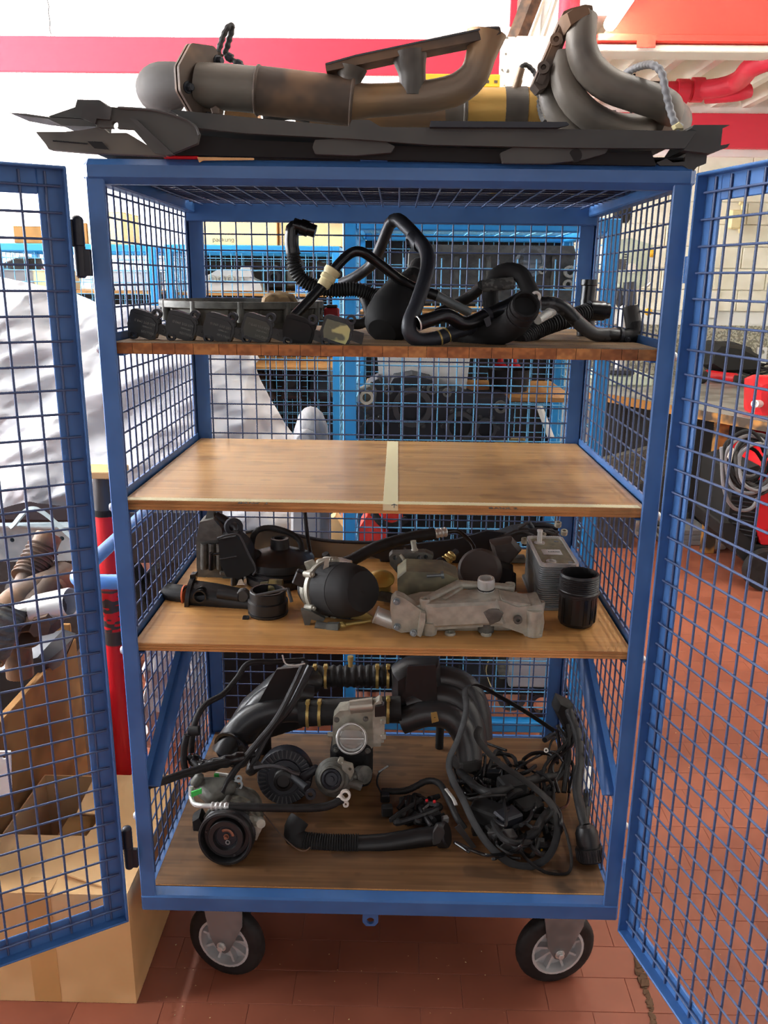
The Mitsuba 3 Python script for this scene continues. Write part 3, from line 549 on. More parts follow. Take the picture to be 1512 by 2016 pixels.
for i, q in enumerate((985, 1012)): one('red_bottle', ('left of two red bottles behind the white tub', 'right of two red bottles behind the white tub')[i], 'bottle', lathe((Y(q, 740, 1.4)[0], 1.42, 1.28), (0, 0, 1), [(0, .02), (.003, .024), (.07, .024), (.085, .01), (.1, .01), (.1, 0)]), RED)
one('white_board_end', 'slanting white board edge by the right post of the close trolley', 'board', tube([Y(1062, 800, 1.1), Y(1085, 862, 1.0)], .02, 4, flat=(.012, .004)), WHITE)
k = thing('red_jack', 'orange red hydraulic jack low behind the middle shelf', 'jack')
part(k, 'body', slab([(702, 1080), (708, 1038), (722, 1016), (748, 1030), (760, 1064), (758, 1082)], 1.05, .12, .004), REDO); part(k, 'arm', slab([(752, 1012), (790, 1010), (794, 1030), (770, 1032), (762, 1050)], 1.1, .08), REDO); part(k, 'hose', tp([(735, 1010, 1.02), (752, 1030, 1.0), (775, 1036, 1.02), (800, 1022, 1.05)], .012), BLKM)
for i, (px_, m_) in enumerate((((880, 1010, 1060, 1020), ALUD), ((1000, 1010, 1100, 1016), GUNM))):
    a, b = Y(px_[0], 1060, 1.1), Y(px_[2], 1060, 1.1); one('grey_engine_casting', ('long grey casting low behind the black pipe', 'grey casting low behind the timing cover')[i], 'casting', C(bx(a[0], b[0], 1.06+i*.04, 1.25, 1.003, 1.06, .01), *[cyl((a[0]+(b[0]-a[0])*t, 1.1, 1.055), (a[0]+(b[0]-a[0])*t, 1.1, 1.075), .014) for t in (.15, .4, .65, .9)]), m_)
for i, (px_, h_, m_) in enumerate(((1000, 1330, ALUD), (1060, 1345, GUNM), (930, 1350, DARKM), (860, 1340, DGREY))):
    c = Y(px_, 1400, 1.12); one('floor_level_housing', ('round grey housing low in the trolley behind, right of the yellow strap', 'metal housing at the low right of the trolley behind', 'dark housing low in the trolley behind, left of the yellow strap', 'grey housing low in the trolley behind, next to the intake manifold')[i], 'housing', C(bx(c[0]-.05, c[0]+.05, 1.08, 1.25, .302, Y(px_, h_, 1.1)[2]-.03, .012), ring(np.array([c[0], 1.078, Y(px_, h_+30, 1.1)[2]]), (0, -1, 0), .05, .033, .03), cyl((c[0], 1.09, Y(px_, h_+20, 1.1)[2]), (c[0], 1.09, Y(px_, h_-5, 1.1)[2]), .02)), m_)
one('white_crate_low', 'white box low in the trolley behind the wiring', 'box', bx(Y(1000, 1400, 1.0)[0], Y(1085, 1400, 1.0)[0], 1.02, 1.06, .302, .47, .006), LGREY)
crate('black crate low in the trolley behind, under the throttle body', 690, 930, 1.06, .302, .26, BLKM, .5, 'black_crate')
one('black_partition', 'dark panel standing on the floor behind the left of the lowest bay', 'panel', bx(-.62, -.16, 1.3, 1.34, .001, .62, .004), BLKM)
one('yellow_strap', 'thin yellow strap hanging in the trolley behind', 'strap', tp([(962, 1300, 1.0), (957, 1320, 1.0), (964, 1345, 1.0), (972, 1358, 1.0)], .006, 6, flat=(.008, .0015)), CREAM)
# grey seat shells between the cover and the trolleys
k = thing('grey_wheel_arch_liner', 'grey rounded plastic shell in front of the car cover', 'plastic shell')
part(k, 'shell', blob([(566, 1370), (568, 1000), (569, 900), (573, 850), (582, 824), (593, 812), (605, 808), (618, 811), (630, 822), (640, 846), (644, 900), (648, 1370)], 1.5, .22), GREY, 80); part(k, 'pad', blob([(574, 905), (575, 880), (580, 860), (590, 849), (602, 847), (614, 853), (622, 868), (626, 910)], 1.44, .08), GREY, 80)
one('beige_box_part', 'beige folded piece beside the grey shell low behind the middle shelf', 'box', slab([(628, 1075), (640, 1032), (660, 1016), (676, 1040), (672, 1075)], 1.8, .1), CARD)
# ---------------------------------------------------------------- covered car, galvanised trailer, jack post, boxes at the left
def cover():
    top = np.array([(-260, 540), (-60, 542), (0, 545), (60, 560), (130, 590), (200, 600), (330, 604), (395, 640), (440, 682), (490, 700), (520, 760), (560, 830), (592, 872), (625, 960), (655, 1080)], float)
    bot = np.array([(-260, 985), (-60, 988), (0, 1000), (60, 985), (130, 1000), (200, 990), (330, 1010), (395, 1040), (440, 1060), (490, 1080), (520, 1085), (560, 1090), (592, 1092), (625, 1095), (657, 1098)], float)
    s = np.linspace(0, len(top)-1, 150); i0 = np.minimum(s.astype(int), len(top)-2); f = (s-i0)[:, None]
    tt = top[i0]*(1-f)+top[i0+1]*f; bb = bot[i0]*(1-f)+bot[i0+1]*f; V_ = []
    nt, nr = 70, 40
    for j in range(nt+nr):
        row = []
        for q in range(150):
            t = min(1, j/(nt-1)); yy = 1.75+.45*t**1.5+ .25*max(0, (q-95)/55)
            b_ = Y(*bb[q], yy); u_ = Y(*tt[q], 2.2+.25*max(0, (q-95)/55)); p_ = b_*(1-t)+u_*t; p_[1] = yy
            if j >= nt: d_ = (j-nt+1)/nr; p_ = u_+np.array([-.1*d_, .8*d_*(1 if q < 100 else .5), -.05*d_])
            row.append(p_)
        V_.append(row)
    V_ = np.array(V_); P_ = V_.reshape(-1, 3)
    w = meshkit.fbm(np.stack([P_[:, 0]*2.2+P_[:, 2]*1.6, P_[:, 2]*6-P_[:, 0]*2.5, P_[:, 1]*2], 1), 4)-.5
    w2 = np.sin(P_[:, 0]*11-P_[:, 2]*5+6*meshkit.fbm(P_*1.5, 2, 5))*.5
    P_ = P_+np.outer(w*.3+w2*.05, (.25, -1, .12)); n, m_ = V_.shape[:2]
    a = (np.arange(n-1)[:, None]*m_+np.arange(m_-1)).ravel(); F = np.vstack([np.stack([a, a+1, a+m_+1], 1), np.stack([a, a+m_+1, a+m_], 1)])
    return trimesh.Trimesh(P_, F, process=False)
k = thing('covered_car', 'car under a pale grey crumpled cover on the left behind the trolley', 'car'); part(k, 'cover', cover(), COVER, True)
part(k, 'body', C(bx(-2.3, -.75, 2.45, 3.05, .35, 1.2, .1), bx(-2.3, -1.2, 2.5, 3.05, 1.1, 1.45, .15)), DARKM)
for x in (-2.0, -.9): part(k, 'tyre', cyl((x, 2.5, .31), (x, 2.7, .31), .31, c=.03), RUB)
k = thing('trailer_frame', 'galvanised trailer frame with round holes behind the exhaust pipes', 'trailer'); y_ = 1.55
a, b = Y(-60, 1100, y_), Y(152, 1036, y_); c = Y(260, 1060, y_)
part(k, 'side_member', slab([(-60, 1036), (0, 1036), (150, 1034), (156, 1104), (0, 1106), (-60, 1106)], y_, .05, 0, [(24, 1063, .009), (69, 1064, .009), (122, 1060, .009)]), GALV)
part(k, 'lip', bx(a[0], b[0], y_-.03, y_, b[2]-.003, b[2]+.006, .001), GALV)
part(k, 'brace', tp([(20, 1040, 1.5), (70, 1002, 1.55), (160, 1075, 1.5)], .012, 4, flat=(.014, .01)), GALV)
part(k, 'cross_member', slab([(235, 1010), (420, 1010), (420, 1108), (235, 1108)], y_+.1, .05), DARKM, label='dark cross member')
part(k, 'tyre', cyl(np.array([-1.3, 1.62, .3]), np.array([-1.3, 1.8, .3]), .3, c=.03), RUB); part(k, 'tyre', cyl(np.array([-.75, 1.68, .3]), np.array([-.75, 1.85, .3]), .3, c=.03), RUB)
k = thing('jack_post', 'tall red transmission jack post with worn black bands beside the trolley', 'jack'); y_ = .58; x_ = Y(190, 1060, .58)[0]+.026
zz = lambda py: Y(215, py, y_)[2]
part(k, 'head_plate', bx(x_-.045, x_+.06, y_-.05, y_+.05, zz(935), zz(922), .002), CARD, label='beige top plate'); part(k, 'ram', lathe((x_+.005, y_, zz(1005)), (0, 0, 1), [(0, .031), (.005, .034), (.03, .03), (zz(936)-zz(1005), .026)]), GUNM, label='grey steel ram')
part(k, 'collar', cyl((x_+.005, y_, zz(1012)), (x_+.005, y_, zz(1000)), .036), BLKM)
part(k, 'tube', cyl((x_+.005, y_, .06), (x_+.005, y_, zz(1012)), .03, n=28), M('worn_red', mikit.proc(lambda p, n, uv: mikit.mix(lin(214, 28, 40), lin(62, 56, 54), dr.clip(mikit.smoothstep(.5, .56, mikit.noise(p.x*50, p.y*50, p.z*120)+.3*mikit.smoothstep(.4, .6, mikit.noise(1.0, 2.0, p.z*38))-.12)*mikit.smoothstep(.086, .07, dr.abs(p.z-.735))+mikit.smoothstep(.024, .018, dr.abs(p.z-.668)), 0, 1))), .4))
part(k, 'base', C(bx(x_-.15, x_+.15, y_-.025, y_+.025, 0.01, .06, .005), bx(x_-.025, x_+.025, y_-.08, y_+.22, .012, .058, .005)), RED)
for i in range(22): part(k, 'chain_link', torus((x_-.035, y_-.02, zz(1040)-i*.011), (1, 0, 0) if i % 2 else (0, 1, 0), .006, .0016, 10, 5), STEEL)
# front open carton
k = thing('open_carton', 'open cardboard box with loose flaps on the floor under the left door', 'cardboard box'); x0, x1, y0, y1, h = -.942, -.563, -.008, .46, .297
for m in (bx(x0, x1, y0, y0+.004, 0.001, h), bx(x0, x1, y1-.004, y1, 0.001, h), bx(x0, x0+.004, y0, y1, 0.001, h), bx(x1-.004, x1, y0, y1, 0.001, h)): part(k, 'panel', m, CARD)
part(k, 'bottom', bx(x0, x1, y0, y1, .001, .006), CARD)
fl = lambda pts, z, dz=(0, 0, 0, 0): hullp([(p[0], p[1], z+d) for p, d in zip(pts, dz)]+[(p[0], p[1], z+d+.004) for p, d in zip(pts, dz)])
part(k, 'flap', fl([(x0, y0), (x1, y0), (x1, y0+.2), (x0, y0+.19)], h, (0, 0, .002, .01)), CARD); part(k, 'flap', fl([(-.80, y1), (x1, y1), (x1, y1-.2), (-.78, y1-.19)], h, (0, 0, .008, .012)), CARD)
part(k, 'flap', fl([(x1, y0), (x1, y1), (x1-.13, y1), (x1-.17, y0+.05)], h+.005, (0, 0, .005, .012)), CARD)
part(k, 'tape', C(bx(-.80, -.738, y0-.0006, y0, .002, h), bx(-.80, -.738, y0, y0+.1, h+.006, h+.0066)), CARDT, label='brown parcel tape down the front')
part(k, 'inner_box', bx(-.84, -.70, .16, .36, .12, .24, .003), CARDD); part(k, 'label', bx(-.80, -.74, .17, .235, .2401, .2406), WHITE, label='white paper label')
# deep box with exhaust parts
k = thing('deep_carton', 'deep worn cardboard box full of old exhaust pipes at the far left', 'cardboard box')
xb, zb0, zb1 = -.958, .003, .556
part(k, 'side', bx(xb-.012, xb, .02, .80, zb0, zb1, .002), CARDD); part(k, 'side', bx(xb-.03, xb-.016, .02, .80, zb0, zb1-.008, .002), CARDD); part(k, 'back', bx(-1.75, xb-.012, .79, .802, zb0, zb1+.05, .002), CARDD)
part(k, 'front', bx(-1.75, xb-.012, .0, .012, zb0, zb1-.06, .002), CARDD); part(k, 'floor_panel', bx(-1.75, xb-.012, .012, .79, zb0, .02), CARDD); part(k, 'far_side', bx(-1.762, -1.75, 0, .8, zb0, zb1, .002), CARDD)
def pipe(label, P, r, mat, flex=None, cat='exhaust pipe', **kw):
    kk = thing('exhaust_pipe', label, cat); part(kk, 'pipe', tp(P, r, 18, hollow=True), mat)
    if flex: part(kk, 'flex_section', tp(flex[:-1], flex[-1], 18, wave=(.07, .014)), mat)
    return kk
pipe('rusty exhaust pipe with a ribbed flex section leaning up out of the deep box', [(-20, 1300, .35), (40, 1180, .5), (70, 1115, .58), (96, 1055, .64)], .036, RUST, [(52, 1140, .545), (66, 1115, .58), (85, 1078, .62), .041])
pipe('grey brown bent exhaust pipe lying across the deep box', [(-10, 1230, .4), (30, 1190, .45), (70, 1165, .5), (110, 1150, .55), (128, 1135, .6)], .045, RUST)
pipe('short rusty downpipe in the middle of the deep box', [(52, 1260, .35), (55, 1225, .4), (68, 1190, .45), (100, 1150, .52)], .034, RUST)
pipe('dark ribbed pipe stub at the left edge of the deep box', [(-10, 1280, .3), (8, 1240, .3), (24, 1195, .32)], .038, ALUD, [(-2, 1250, .3), (8, 1225, .3), (20, 1200, .32), .042])
pipe('vertical rusty pipe stub standing in the deep box', [(40, 1330, .5), (36, 1290, .5), (30, 1250, .5)], .036, RUST)
k = thing('silencer_tailpipe', 'bright chrome oval tailpipe trim lying on the rusty pipes', 'exhaust tip'); a, b = Y(72, 1200, .36), Y(140, 1185, .36)
u = (b-a)/np.linalg.norm(b-a); part(k, 'trim', rings(np.array([a, b-u*.006, b, b-u*.003, b-u*.06]), [np.array([0, 1, 0])]*5, [np.cross(u, (0, 1, 0))]*5, [.05, .05, .048, .045, .044], [.036, .036, .034, .031, .03], 28), STEEL); part(k, 'tail', tube([a+u*.02, a-u*.03, a-u*.08+[0, 0, -.03]], .03), STEEL)
one('bent_silencer', 'brown bent silencer shell under the chrome trim', 'silencer', blob([(48, 1245), (60, 1215), (95, 1205), (108, 1230), (100, 1255), (62, 1262)], .3, .12), RUST)
one('black_exhaust_scrap', 'dark pile of exhaust scrap at the bottom of the deep box', 'exhaust part', blob([(-60, 1430), (-40, 1330), (20, 1295), (90, 1275), (118, 1285), (90, 1350), (0, 1440)], .58, .18), DARKM)
one('grey_panel_scrap', 'grey car body panel standing behind the deep box edge', 'body panel', slab([(146, 1290), (162, 1270), (172, 1275), (180, 1400), (184, 1535), (160, 1535)], .86, .02), GREY)
k = thing('white_plastic_bag', 'crumpled clear plastic bag behind the left mesh side of the trolley', 'plastic bag')
def crumple(px, y, th, amp, seed, f=14):
    m = trimesh.remesh.subdivide_to_size(blob(px, y, th).vertices, blob(px, y, th).faces, .03)
    P_ = np.array(m[0]); P_ = P_+(np.stack([meshkit.fbm(P_*f+i*9.7, 3, seed+i) for i in range(3)], 1)-.5)*amp; return trimesh.Trimesh(P_, m[1], process=False)
part(k, 'bag', crumple([(270, 1500), (270, 1345), (272, 1235), (300, 1190), (345, 1150), (375, 1135), (400, 1200), (392, 1330), (380, 1500)], .95, .3, .05, 3), LGREY, False)
one('cream_drum', 'cream enamelled drum behind the lowest bay at the left', 'drum', cyl(Y(456, 1360, 1.5)*[1, 1, 0]+[0, 0, .002], Y(456, 1282, 1.5), .13, c=.01), CREAM)
one('door_stop_plate', 'white plate with a slot at the left edge above the open carton', 'plate', slab([(-30, 1480), (20, 1480), (22, 1560), (-30, 1580)], .0, .005, 0, [(7, 1490, .006)]), WHITE)
# ---------------------------------------------------------------- bench side at the right
k = thing('workbench', 'long steel topped workbench with a worn wooden edge along the right wall', 'workbench')
bp = [(1.22, 4.66), (2.42, 2.46), (4.1, 2.46), (4.1, 5.46), (1.22, 5.46)]
part(k, 'top', extr(poly(bp), .004, (0, 0, .9), (1, 0, 0), (0, 1, 0)), BENCHT); part(k, 'board', extr(poly(bp), .055, (0, 0, .8445), (1, 0, 0), (0, 1, 0)), OSB)
for x, y in ((1.36, 4.62), (2.5, 2.62), (2.0, 3.5), (1.34, 5.3), (3.9, 2.6)): part(k, 'leg', bx(x-.035, x+.035, y-.035, y+.035, 0, .844, .003), OSB)
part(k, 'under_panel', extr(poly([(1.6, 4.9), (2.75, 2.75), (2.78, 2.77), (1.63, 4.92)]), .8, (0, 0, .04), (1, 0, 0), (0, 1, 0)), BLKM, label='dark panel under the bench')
part(k, 'splashback', bx(1.1, 4.1, 5.455, 5.475, .906, Y(1430, 641, 5.455)[2], .002), CHECK, label='checker plate splashback')
q = []
for i in range(42):
    for j in range(6):
        x = 1.7+i*.036+(j % 2)*.018; z = .98+j*.055
        if x < 3.4: s_ = 1 if (i+j) % 2 else -1; q.append(rot(bx(x-.014, x+.014, 5.452, 5.456, z-.003, z+.003), 45*s_, (0, 1, 0), (x, 5.45, z)))
part(k+'__splashback', 'tread_bars', C(*q), BENCHT, False, kind='stuff')
# bench drill
k = thing('bench_drill', 'grey green bench drill with yellow knobs standing on the workbench', 'drill press'); y_ = 4.55
w = lambda px, py, y=y_: Y(px, py, y)
part(k, 'head', slab([(1208, 545), (1207, 478), (1220, 472), (1272, 478), (1282, 490), (1280, 560), (1250, 570), (1222, 566)], y_, .42, .01), GREENP)
part(k, 'hood', slab([(1210, 500), (1212, 474), (1240, 468), (1285, 482), (1284, 505)], y_+.02, .4, .006), GREENP)
for i in range(5): part(k, 'vent', bx(w(1268, 0)[0], w(1281, 0)[0], y_-.004, y_, w(0, 486+i*5)[2]-.004, w(0, 486+i*5)[2]+.003), DGREY)
part(k, 'dial', cyl(w(1243, 528), w(1243, 528)+[0, -.015, 0], .034), WHITE); part(k, 'panel', slab([(1206, 510), (1206, 530), (1232, 530), (1232, 510)], y_-.006, .006), DGREY)
part(k, 'spindle', C(cyl(w(1240, 555), w(1240, 600), .045), cyl(w(1240, 600), w(1240, 625), .03, .018), cyl(w(1240, 625), w(1240, 660), .008)), GUNM)
part(k, 'column', cyl((w(1222, 700, 4.8)[0], 4.8, .92), (w(1222, 700, 4.8)[0], 4.8, w(0, 560)[2]), .045), STEEL)
part(k, 'base', bx(w(1192, 770)[0], w(1290, 770)[0], 4.62, 5.1, .904, .985, .012), GREENP); part(k, 'table', C(bx(w(1205, 715)[0], w(1255, 715)[0], 4.6, 4.95, w(0, 722)[2], w(0, 714)[2], .005)), DARKM)
for a, b in (((1270, 560), (1277, 502)), ((1262, 575), (1270, 612)), ((1266, 566), (1275, 557))): part(k, 'lever', tube([w(*a)-[0, .06, 0], w(*b)-[0, .08, 0]], .009, 8), STEEL)
for q_ in ((1277, 500), (1270, 613)): part(k, 'knob', trimesh.creation.icosphere(2, .026).apply_translation(w(*q_)-[0, .08, 0]), YEL, True)
part(k, 'motor', blob([(1212, 590), (1216, 566), (1228, 566), (1230, 600), (1222, 606)], y_-.02, .12), DARKM)
one('lamp_head_black', 'black lamp head hanging above the bench drill', 'lamp', C(lathe(w(1228, 395, 4.4), (0, 0, -1), [(0, .03), (.03, .05), (.1, .06), (.14, .04), (.14, 0)]), cyl(w(1228, 395, 4.4), np.array([w(1228, 395, 4.4)[0], 4.4, zc-.01]), .008)), BLKM)
k = thing('wall_socket', 'beige wall box with conduit on the painted block wall', 'electrical box'); c = Y(1452, 432, 5.46)
part(k, 'box', bx(c[0]-.06, c[0]+.02, 5.43, 5.5, c[2]-.07, c[2]+.07, .008), CREAM); part(k, 'conduit', tube([c+[.03, 0, -.1], c+[.03, 0, .1], c+[.0, 0, .12]], .014), CREAM)
for i, (px_, s_) in enumerate(((1355, ''), (1400, ''))):
    pass
k = thing('wall_notice', 'white notice with faint print on the painted block wall', 'notice'); a, b = Y(1345, 625, 5.49), Y(1418, 575, 5.49)
part(k, 'sheet', bx(a[0], b[0], 5.494, 5.499, a[2], b[2]), WHITE); part(k, 'lettering', C(text('Warnung', .03, (a[0]+.03, 5.493, b[2]-.06), (1, 0, 0), (0, 0, 1), .0004), text('Ordnung', .03, (a[0]+.03, 5.493, b[2]-.13), (1, 0, 0), (0, 0, 1), .0004)) if False else C(*[bx(a[0]+.12+.02*i, a[0]+.132+.02*i, 5.4935, 5.494, z, z+.014) for z in (b[2]-.05, b[2]-.11) for i in range(4)]), PRINT, False)
k = thing('angle_grinder', 'red and black angle grinder lying on the workbench', 'angle grinder'); y_ = 4.25
part(k, 'body', tube([Z(1392, 738, .95), Z(1420, 742, .95), Z(1448, 745, .95)], .04, 14), RED); part(k, 'head', C(lathe(Z(1382, 744, .945), (-.6, 0, -.4), [(-.05, .03), (0, .045), (.04, .03)])), BLKM); part(k, 'grip', tube([Z(1445, 748, .95), Z(1480, 752, .94)], .035, 12), BLKM)
k = thing('bench_vice', 'red vice with a steel handle at the right end of the workbench', 'vice')
c = Z(1500, 790, .98); part(k, 'body', C(blob([(1490, 815), (1492, 750), (1505, 742), (1560, 745), (1560, 840), (1500, 838)], c[1]-.05, .25)), RED); part(k, 'screw', cyl(Y(1486, 795, c[1]-.12), Y(1500, 795, c[1]), .022), STEEL); part(k, 'handle', cyl(Y(1486, 790, c[1]-.12), Y(1470, 880, c[1]-.12), .009), STEEL)
k = thing('cable_heap', 'tangle of grey and black cables on the bench behind the grinder', 'cables')
rr = random.Random(3)
for j in range(10):
    c = Z(1425+rr.random()*85, 728+rr.random()*10, .95); part(k, 'cable', tube([c+np.array([math.cos(t)*(.12+.05*rr.random()), math.sin(t)*.1, .02+.03*math.sin(2*t+j)+.01*j*.5]) for t in np.linspace(0, 5.5, 9)], .009, 8), (BLKM, DGREY)[j % 2])
one('dark_bench_rag', 'dark sack heaped in front of the checker plate', 'sack', blob([(1390, 720), (1395, 690), (1412, 672), (1470, 682), (1505, 700), (1510, 735), (1420, 738)], 5.0, .3), BLKM)
one('grey_shield_panel', 'curved grey shield leaning on the checker plate', 'shield', slab([(1395, 690), (1398, 672), (1440, 672), (1478, 684), (1490, 706), (1440, 702)], 5.2, .04, .01), DGREY)
one('steel_bracket_plate', 'bright steel bracket plate with a hole against the checker plate', 'bracket', slab([(1488, 712), (1492, 684), (1511, 684), (1508, 716)], 5.1, .02, .004, [(1500, 694, .02)]), STEEL)
one('small_pump_on_bench', 'small dark part by the wall left of the right door', 'engine part', blob([(1322, 702), (1325, 692), (1333, 694), (1334, 704)], 5.0, .1), DARKM)
# welder cart with cables
k = thing('welder_cart', 'red welding machine cart with black grille and wheels under the bench', 'welding machine')
p0, p1 = Z(1445, 1082, .1), Z(1530, 1120, .1); y_ = 2.9
part(k, 'cabinet', slab([(1488, 1035), (1496, 930), (1560, 880), (1620, 880), (1620, 1080), (1498, 1072)], y_, .55, .01), RED)
part(k, 'front', slab([(1432, 1040), (1446, 930), (1497, 915), (1492, 1060), (1480, 1090)], y_+.02, .5, .01), BLKM)
for i in range(11): part(k, 'louvre', tp([(1441, 958+i*9, y_+.008), (1490, 963+i*9.5, y_+.008)], .006, 4, flat=(.002, .005)), DARKM)
part(k, 'plinth', slab([(1420, 1030), (1440, 1030), (1490, 1075), (1560, 1080), (1560, 1110), (1470, 1110), (1425, 1060)], y_-.02, .5, .01), BLKM)
c = Y(1508, 1085, y_-.05); c[2] = .12; part(k, 'wheel', C(lathe(c, (0, -1, 0), [(0, .12), (.02, .12), (.05, .115), (.05, .075)], 32)), RUB); part(k, 'hub', C(lathe(c, (0, -1, 0), [(0, .075), (.035, .075), (.035, .06), (.02, .055), (.02, 0)], 24), cyl(c, c-[0, .05, 0], .02)), DGREY)
k = thing('welding_cable', 'coiled grey and black welding cables hanging over the cart', 'cables')
rr = random.Random(5)
for j in range(12):
    cx, cy_ = 1465+rr.random()*30, 895+rr.random()*30; R = 28+rr.random()*26
    part(k, 'cable', tp([(cx+R*math.cos(t)*(.8+.3*rr.random()), cy_+R*1.2*math.sin(t), y_-.05-.04*rr.random()-.01*j) for t in np.linspace(0, 6, 9)], .0095, 8), (DGREY, BLKM, GREY)[j % 3])
part(k, 'loop', tp([(1420, 880, y_-.1), (1425, 960, y_-.12), (1445, 1000, y_-.1), (1480, 1000, y_-.08), (1500, 960, y_-.08)], .01, 8), GREY); part(k, 'label_tag', blob([(1432, 900), (1440, 880), (1446, 884), (1440, 912)], y_-.2, .01), WHITE)
# scrap under the bench
k = thing('grey_door_panel', 'grey car panel lying under the workbench', 'body panel'); part(k, 'panel', slab([(1180, 935), (1190, 905), (1290, 880), (1330, 895), (1330, 930), (1240, 960)], 3.75, .08, .008), ALUD)
crate('long dark grey box on the floor under the bench', 1150, 1292, 3.55, .003, Y(1200, 985, 3.55)[2], DGREY, .4, 'floor_crate')
one('white_spray_bottle', 'white spray bottle on the floor left of the welder', 'bottle', lathe(Z(1412, 1078, 0)+[0, 0, .002], (0, 0, 1), [(0, .05), (.01, .055), (.1, .055), (.17, .018), (.21, .018), (.21, .025), (.25, .022), (.25, 0)]), WHITE)
for i in range(3): one('flat_tray', ('lowest of three flat grey trays stacked beside the spray bottle', 'middle of three flat grey trays stacked beside the spray bottle', 'topmost of three flat grey trays stacked beside the spray bottle')[i], 'tray', bx(1.75+.02*i, 2.05, 3.62, 3.9, .003+.035*i, .0375+.035*i, .004), GREY, 35, 'flat grey trays')
for i, (px_, py_, s_, m_) in enumerate(((1262, 990, .1, STEEL), (1355, 1010, .09, DARKM), (1375, 995, .08, ALUD), (1385, 960, .09, DARKM), (1300, 1050, .07, BLKM))):
    c = Z(px_, 1075, 0); one('scrap_part', ('bright clamp part under the bench beside the shelf bolt', 'dark scrap part under the bench', 'grey scrap part beside the trays under the bench', 'dark round part under the bench behind the bottle', 'black scrap part on the floor by the right post')[i], 'scrap metal', mv(C(rot(bx(-s_, s_, -s_*.7, s_*.7, 0, s_, .02), 20*i, (0, 0, 1), (0, 0, 0)), cyl((0, 0, s_), (0, 0, s_*1.8), s_*.4), ring((s_*.4, -s_*.9, s_*.6), (0, -1, 0), s_*.5, s_*.3, .03)), (c[0], c[1]+.3, .004)), m_)
# ---------------------------------------------------------------- on the roof: undertrays and exhaust parts
LOWT = M('scuffed_undertray', mott(lin(98, 94, 84), lin(74, 71, 66), 9), .6)
UND = M('undertray_plastic', mott(lin(70, 70, 66), lin(56, 56, 54), 6), .55)
k = thing('undertray', 'long dark grey undertray panel with raised lips under the exhaust parts, topmost of the stack', 'undertray')
part(k, 'front_lip', slab([(330, 215), (500, 232), (687, 249), (692, 236), (727, 236), (750, 250), (1050, 253), (1372, 258), (1362, 272), (1348, 292), (1130, 291), (850, 285), (690, 273), (480, 262), (390, 252), (360, 232)], -.03, .012, .0015), UND)
part(k, 'pan', bx(Y(300, 250, 0)[0], Y(1365, 250, 0)[0], -.02, .56, Y(700, 262, 0)[2], Y(700, 257, 0)[2], .001), UND)
part(k, 'curved_lip', slab([(160, 233), (163, 210), (172, 205), (232, 212), (300, 217), (345, 228), (382, 246), (392, 262), (388, 282), (330, 306), (302, 300), (262, 254), (192, 250), (186, 238)], -.055, .014, .0015, [(226, 246, .006)]), UND, label='curved lip with a slot')
part(k, 'lip_rib', slab([(160, 232), (163, 209), (174, 204), (218, 210), (216, 236), (190, 233), (187, 244)], -.063, .012, .001), DGREY); part(k, 'lip_rib', slab([(254, 232), (330, 304), (342, 304), (270, 236)], -.06, .012), DGREY); part(k, 'lip_edge', tp([(232, 212, -.058), (300, 217, -.058), (345, 228, -.058), (382, 246, -.058), (392, 266, -.058)], .0022, 6), DGREY)
part(k, 'left_blade', slab([(18, 222), (52, 224), (100, 231), (190, 236), (188, 249), (122, 247), (95, 234), (60, 230)], -.02, .08), UND); part(k, 'left_fin', slab([(95, 229), (148, 211), (152, 196), (196, 197), (214, 211), (165, 234)], -.01, .05), UND)
part(k, 'right_end', slab([(1362, 252), (1366, 246), (1437, 246), (1423, 251), (1419, 286), (1437, 283), (1432, 290), (1396, 302), (1346, 296), (1372, 258)], -.02, .12), UND)
k = thing('undertray', 'scuffed black undertray panel lying lowest on the roof of the trolley', 'undertray')
part(k, 'front_lip', slab([(300, 250), (392, 266), (500, 276), (700, 284), (1000, 294), (1200, 300), (1282, 297), (1292, 326), (1000, 321), (700, 313), (395, 306), (330, 306)], -.005, .012), BLKM)
part(k, 'pan', bx(Y(280, 300, .3)[0], Y(1280, 300, .3)[0], .01, .6, 1.845, 1.849, .001), BLKM)
part(k, 'left_end', slab([(44, 260), (124, 260), (162, 256), (200, 249), (214, 262), (250, 262), (325, 307), (165, 300), (96, 294), (90, 284), (72, 262)], -.035, .02, .001, []), LOWT, label='scuffed grey left end')
part(k, 'slot', slab([(172, 278), (200, 279), (214, 294), (186, 292)], -.0365, .003), BLKM); part(k, 'groove', tp([(104, 277, -.036), (172, 283, -.036)], .0012, 5), BLKM)
part(k, 'lobe', slab([(985, 301), (1030, 281), (1080, 273), (1135, 273), (1175, 277), (1212, 278), (1203, 284), (1192, 302), (1150, 314), (1080, 322), (990, 321)], -.02, .014, .001), UND); part(k, 'lobe_hole', rot(cyl(Y(1133, 306, -.0215), Y(1133, 306, -.019), .011), 0, (1, 0, 0), (0, 0, 0)), BLKM)
part(k, 'lobe', slab([(615, 290), (620, 275), (700, 272), (760, 280), (778, 288), (770, 300), (700, 306), (620, 303)], -.02, .014, .002), UND)
part(k, 'right_foot', slab([(1292, 320), (1312, 312), (1325, 320), (1348, 318), (1350, 302), (1394, 290), (1390, 322), (1372, 329), (1364, 338), (1345, 326), (1300, 326)], .0, .05, .001), UND)
one('black_cover_strip', 'narrow black strip with a bright edge lying on the topmost undertray', 'cover strip', C(slab([(848, 238), (1116, 240), (1121, 245), (1100, 251), (846, 250)], -.045, .015), bx(Y(850, 240, 0)[0], Y(1110, 240, 0)[0], -.03, .12, Y(0, 250, -.03)[2], Y(0, 248, -.03)[2])), DARKM)
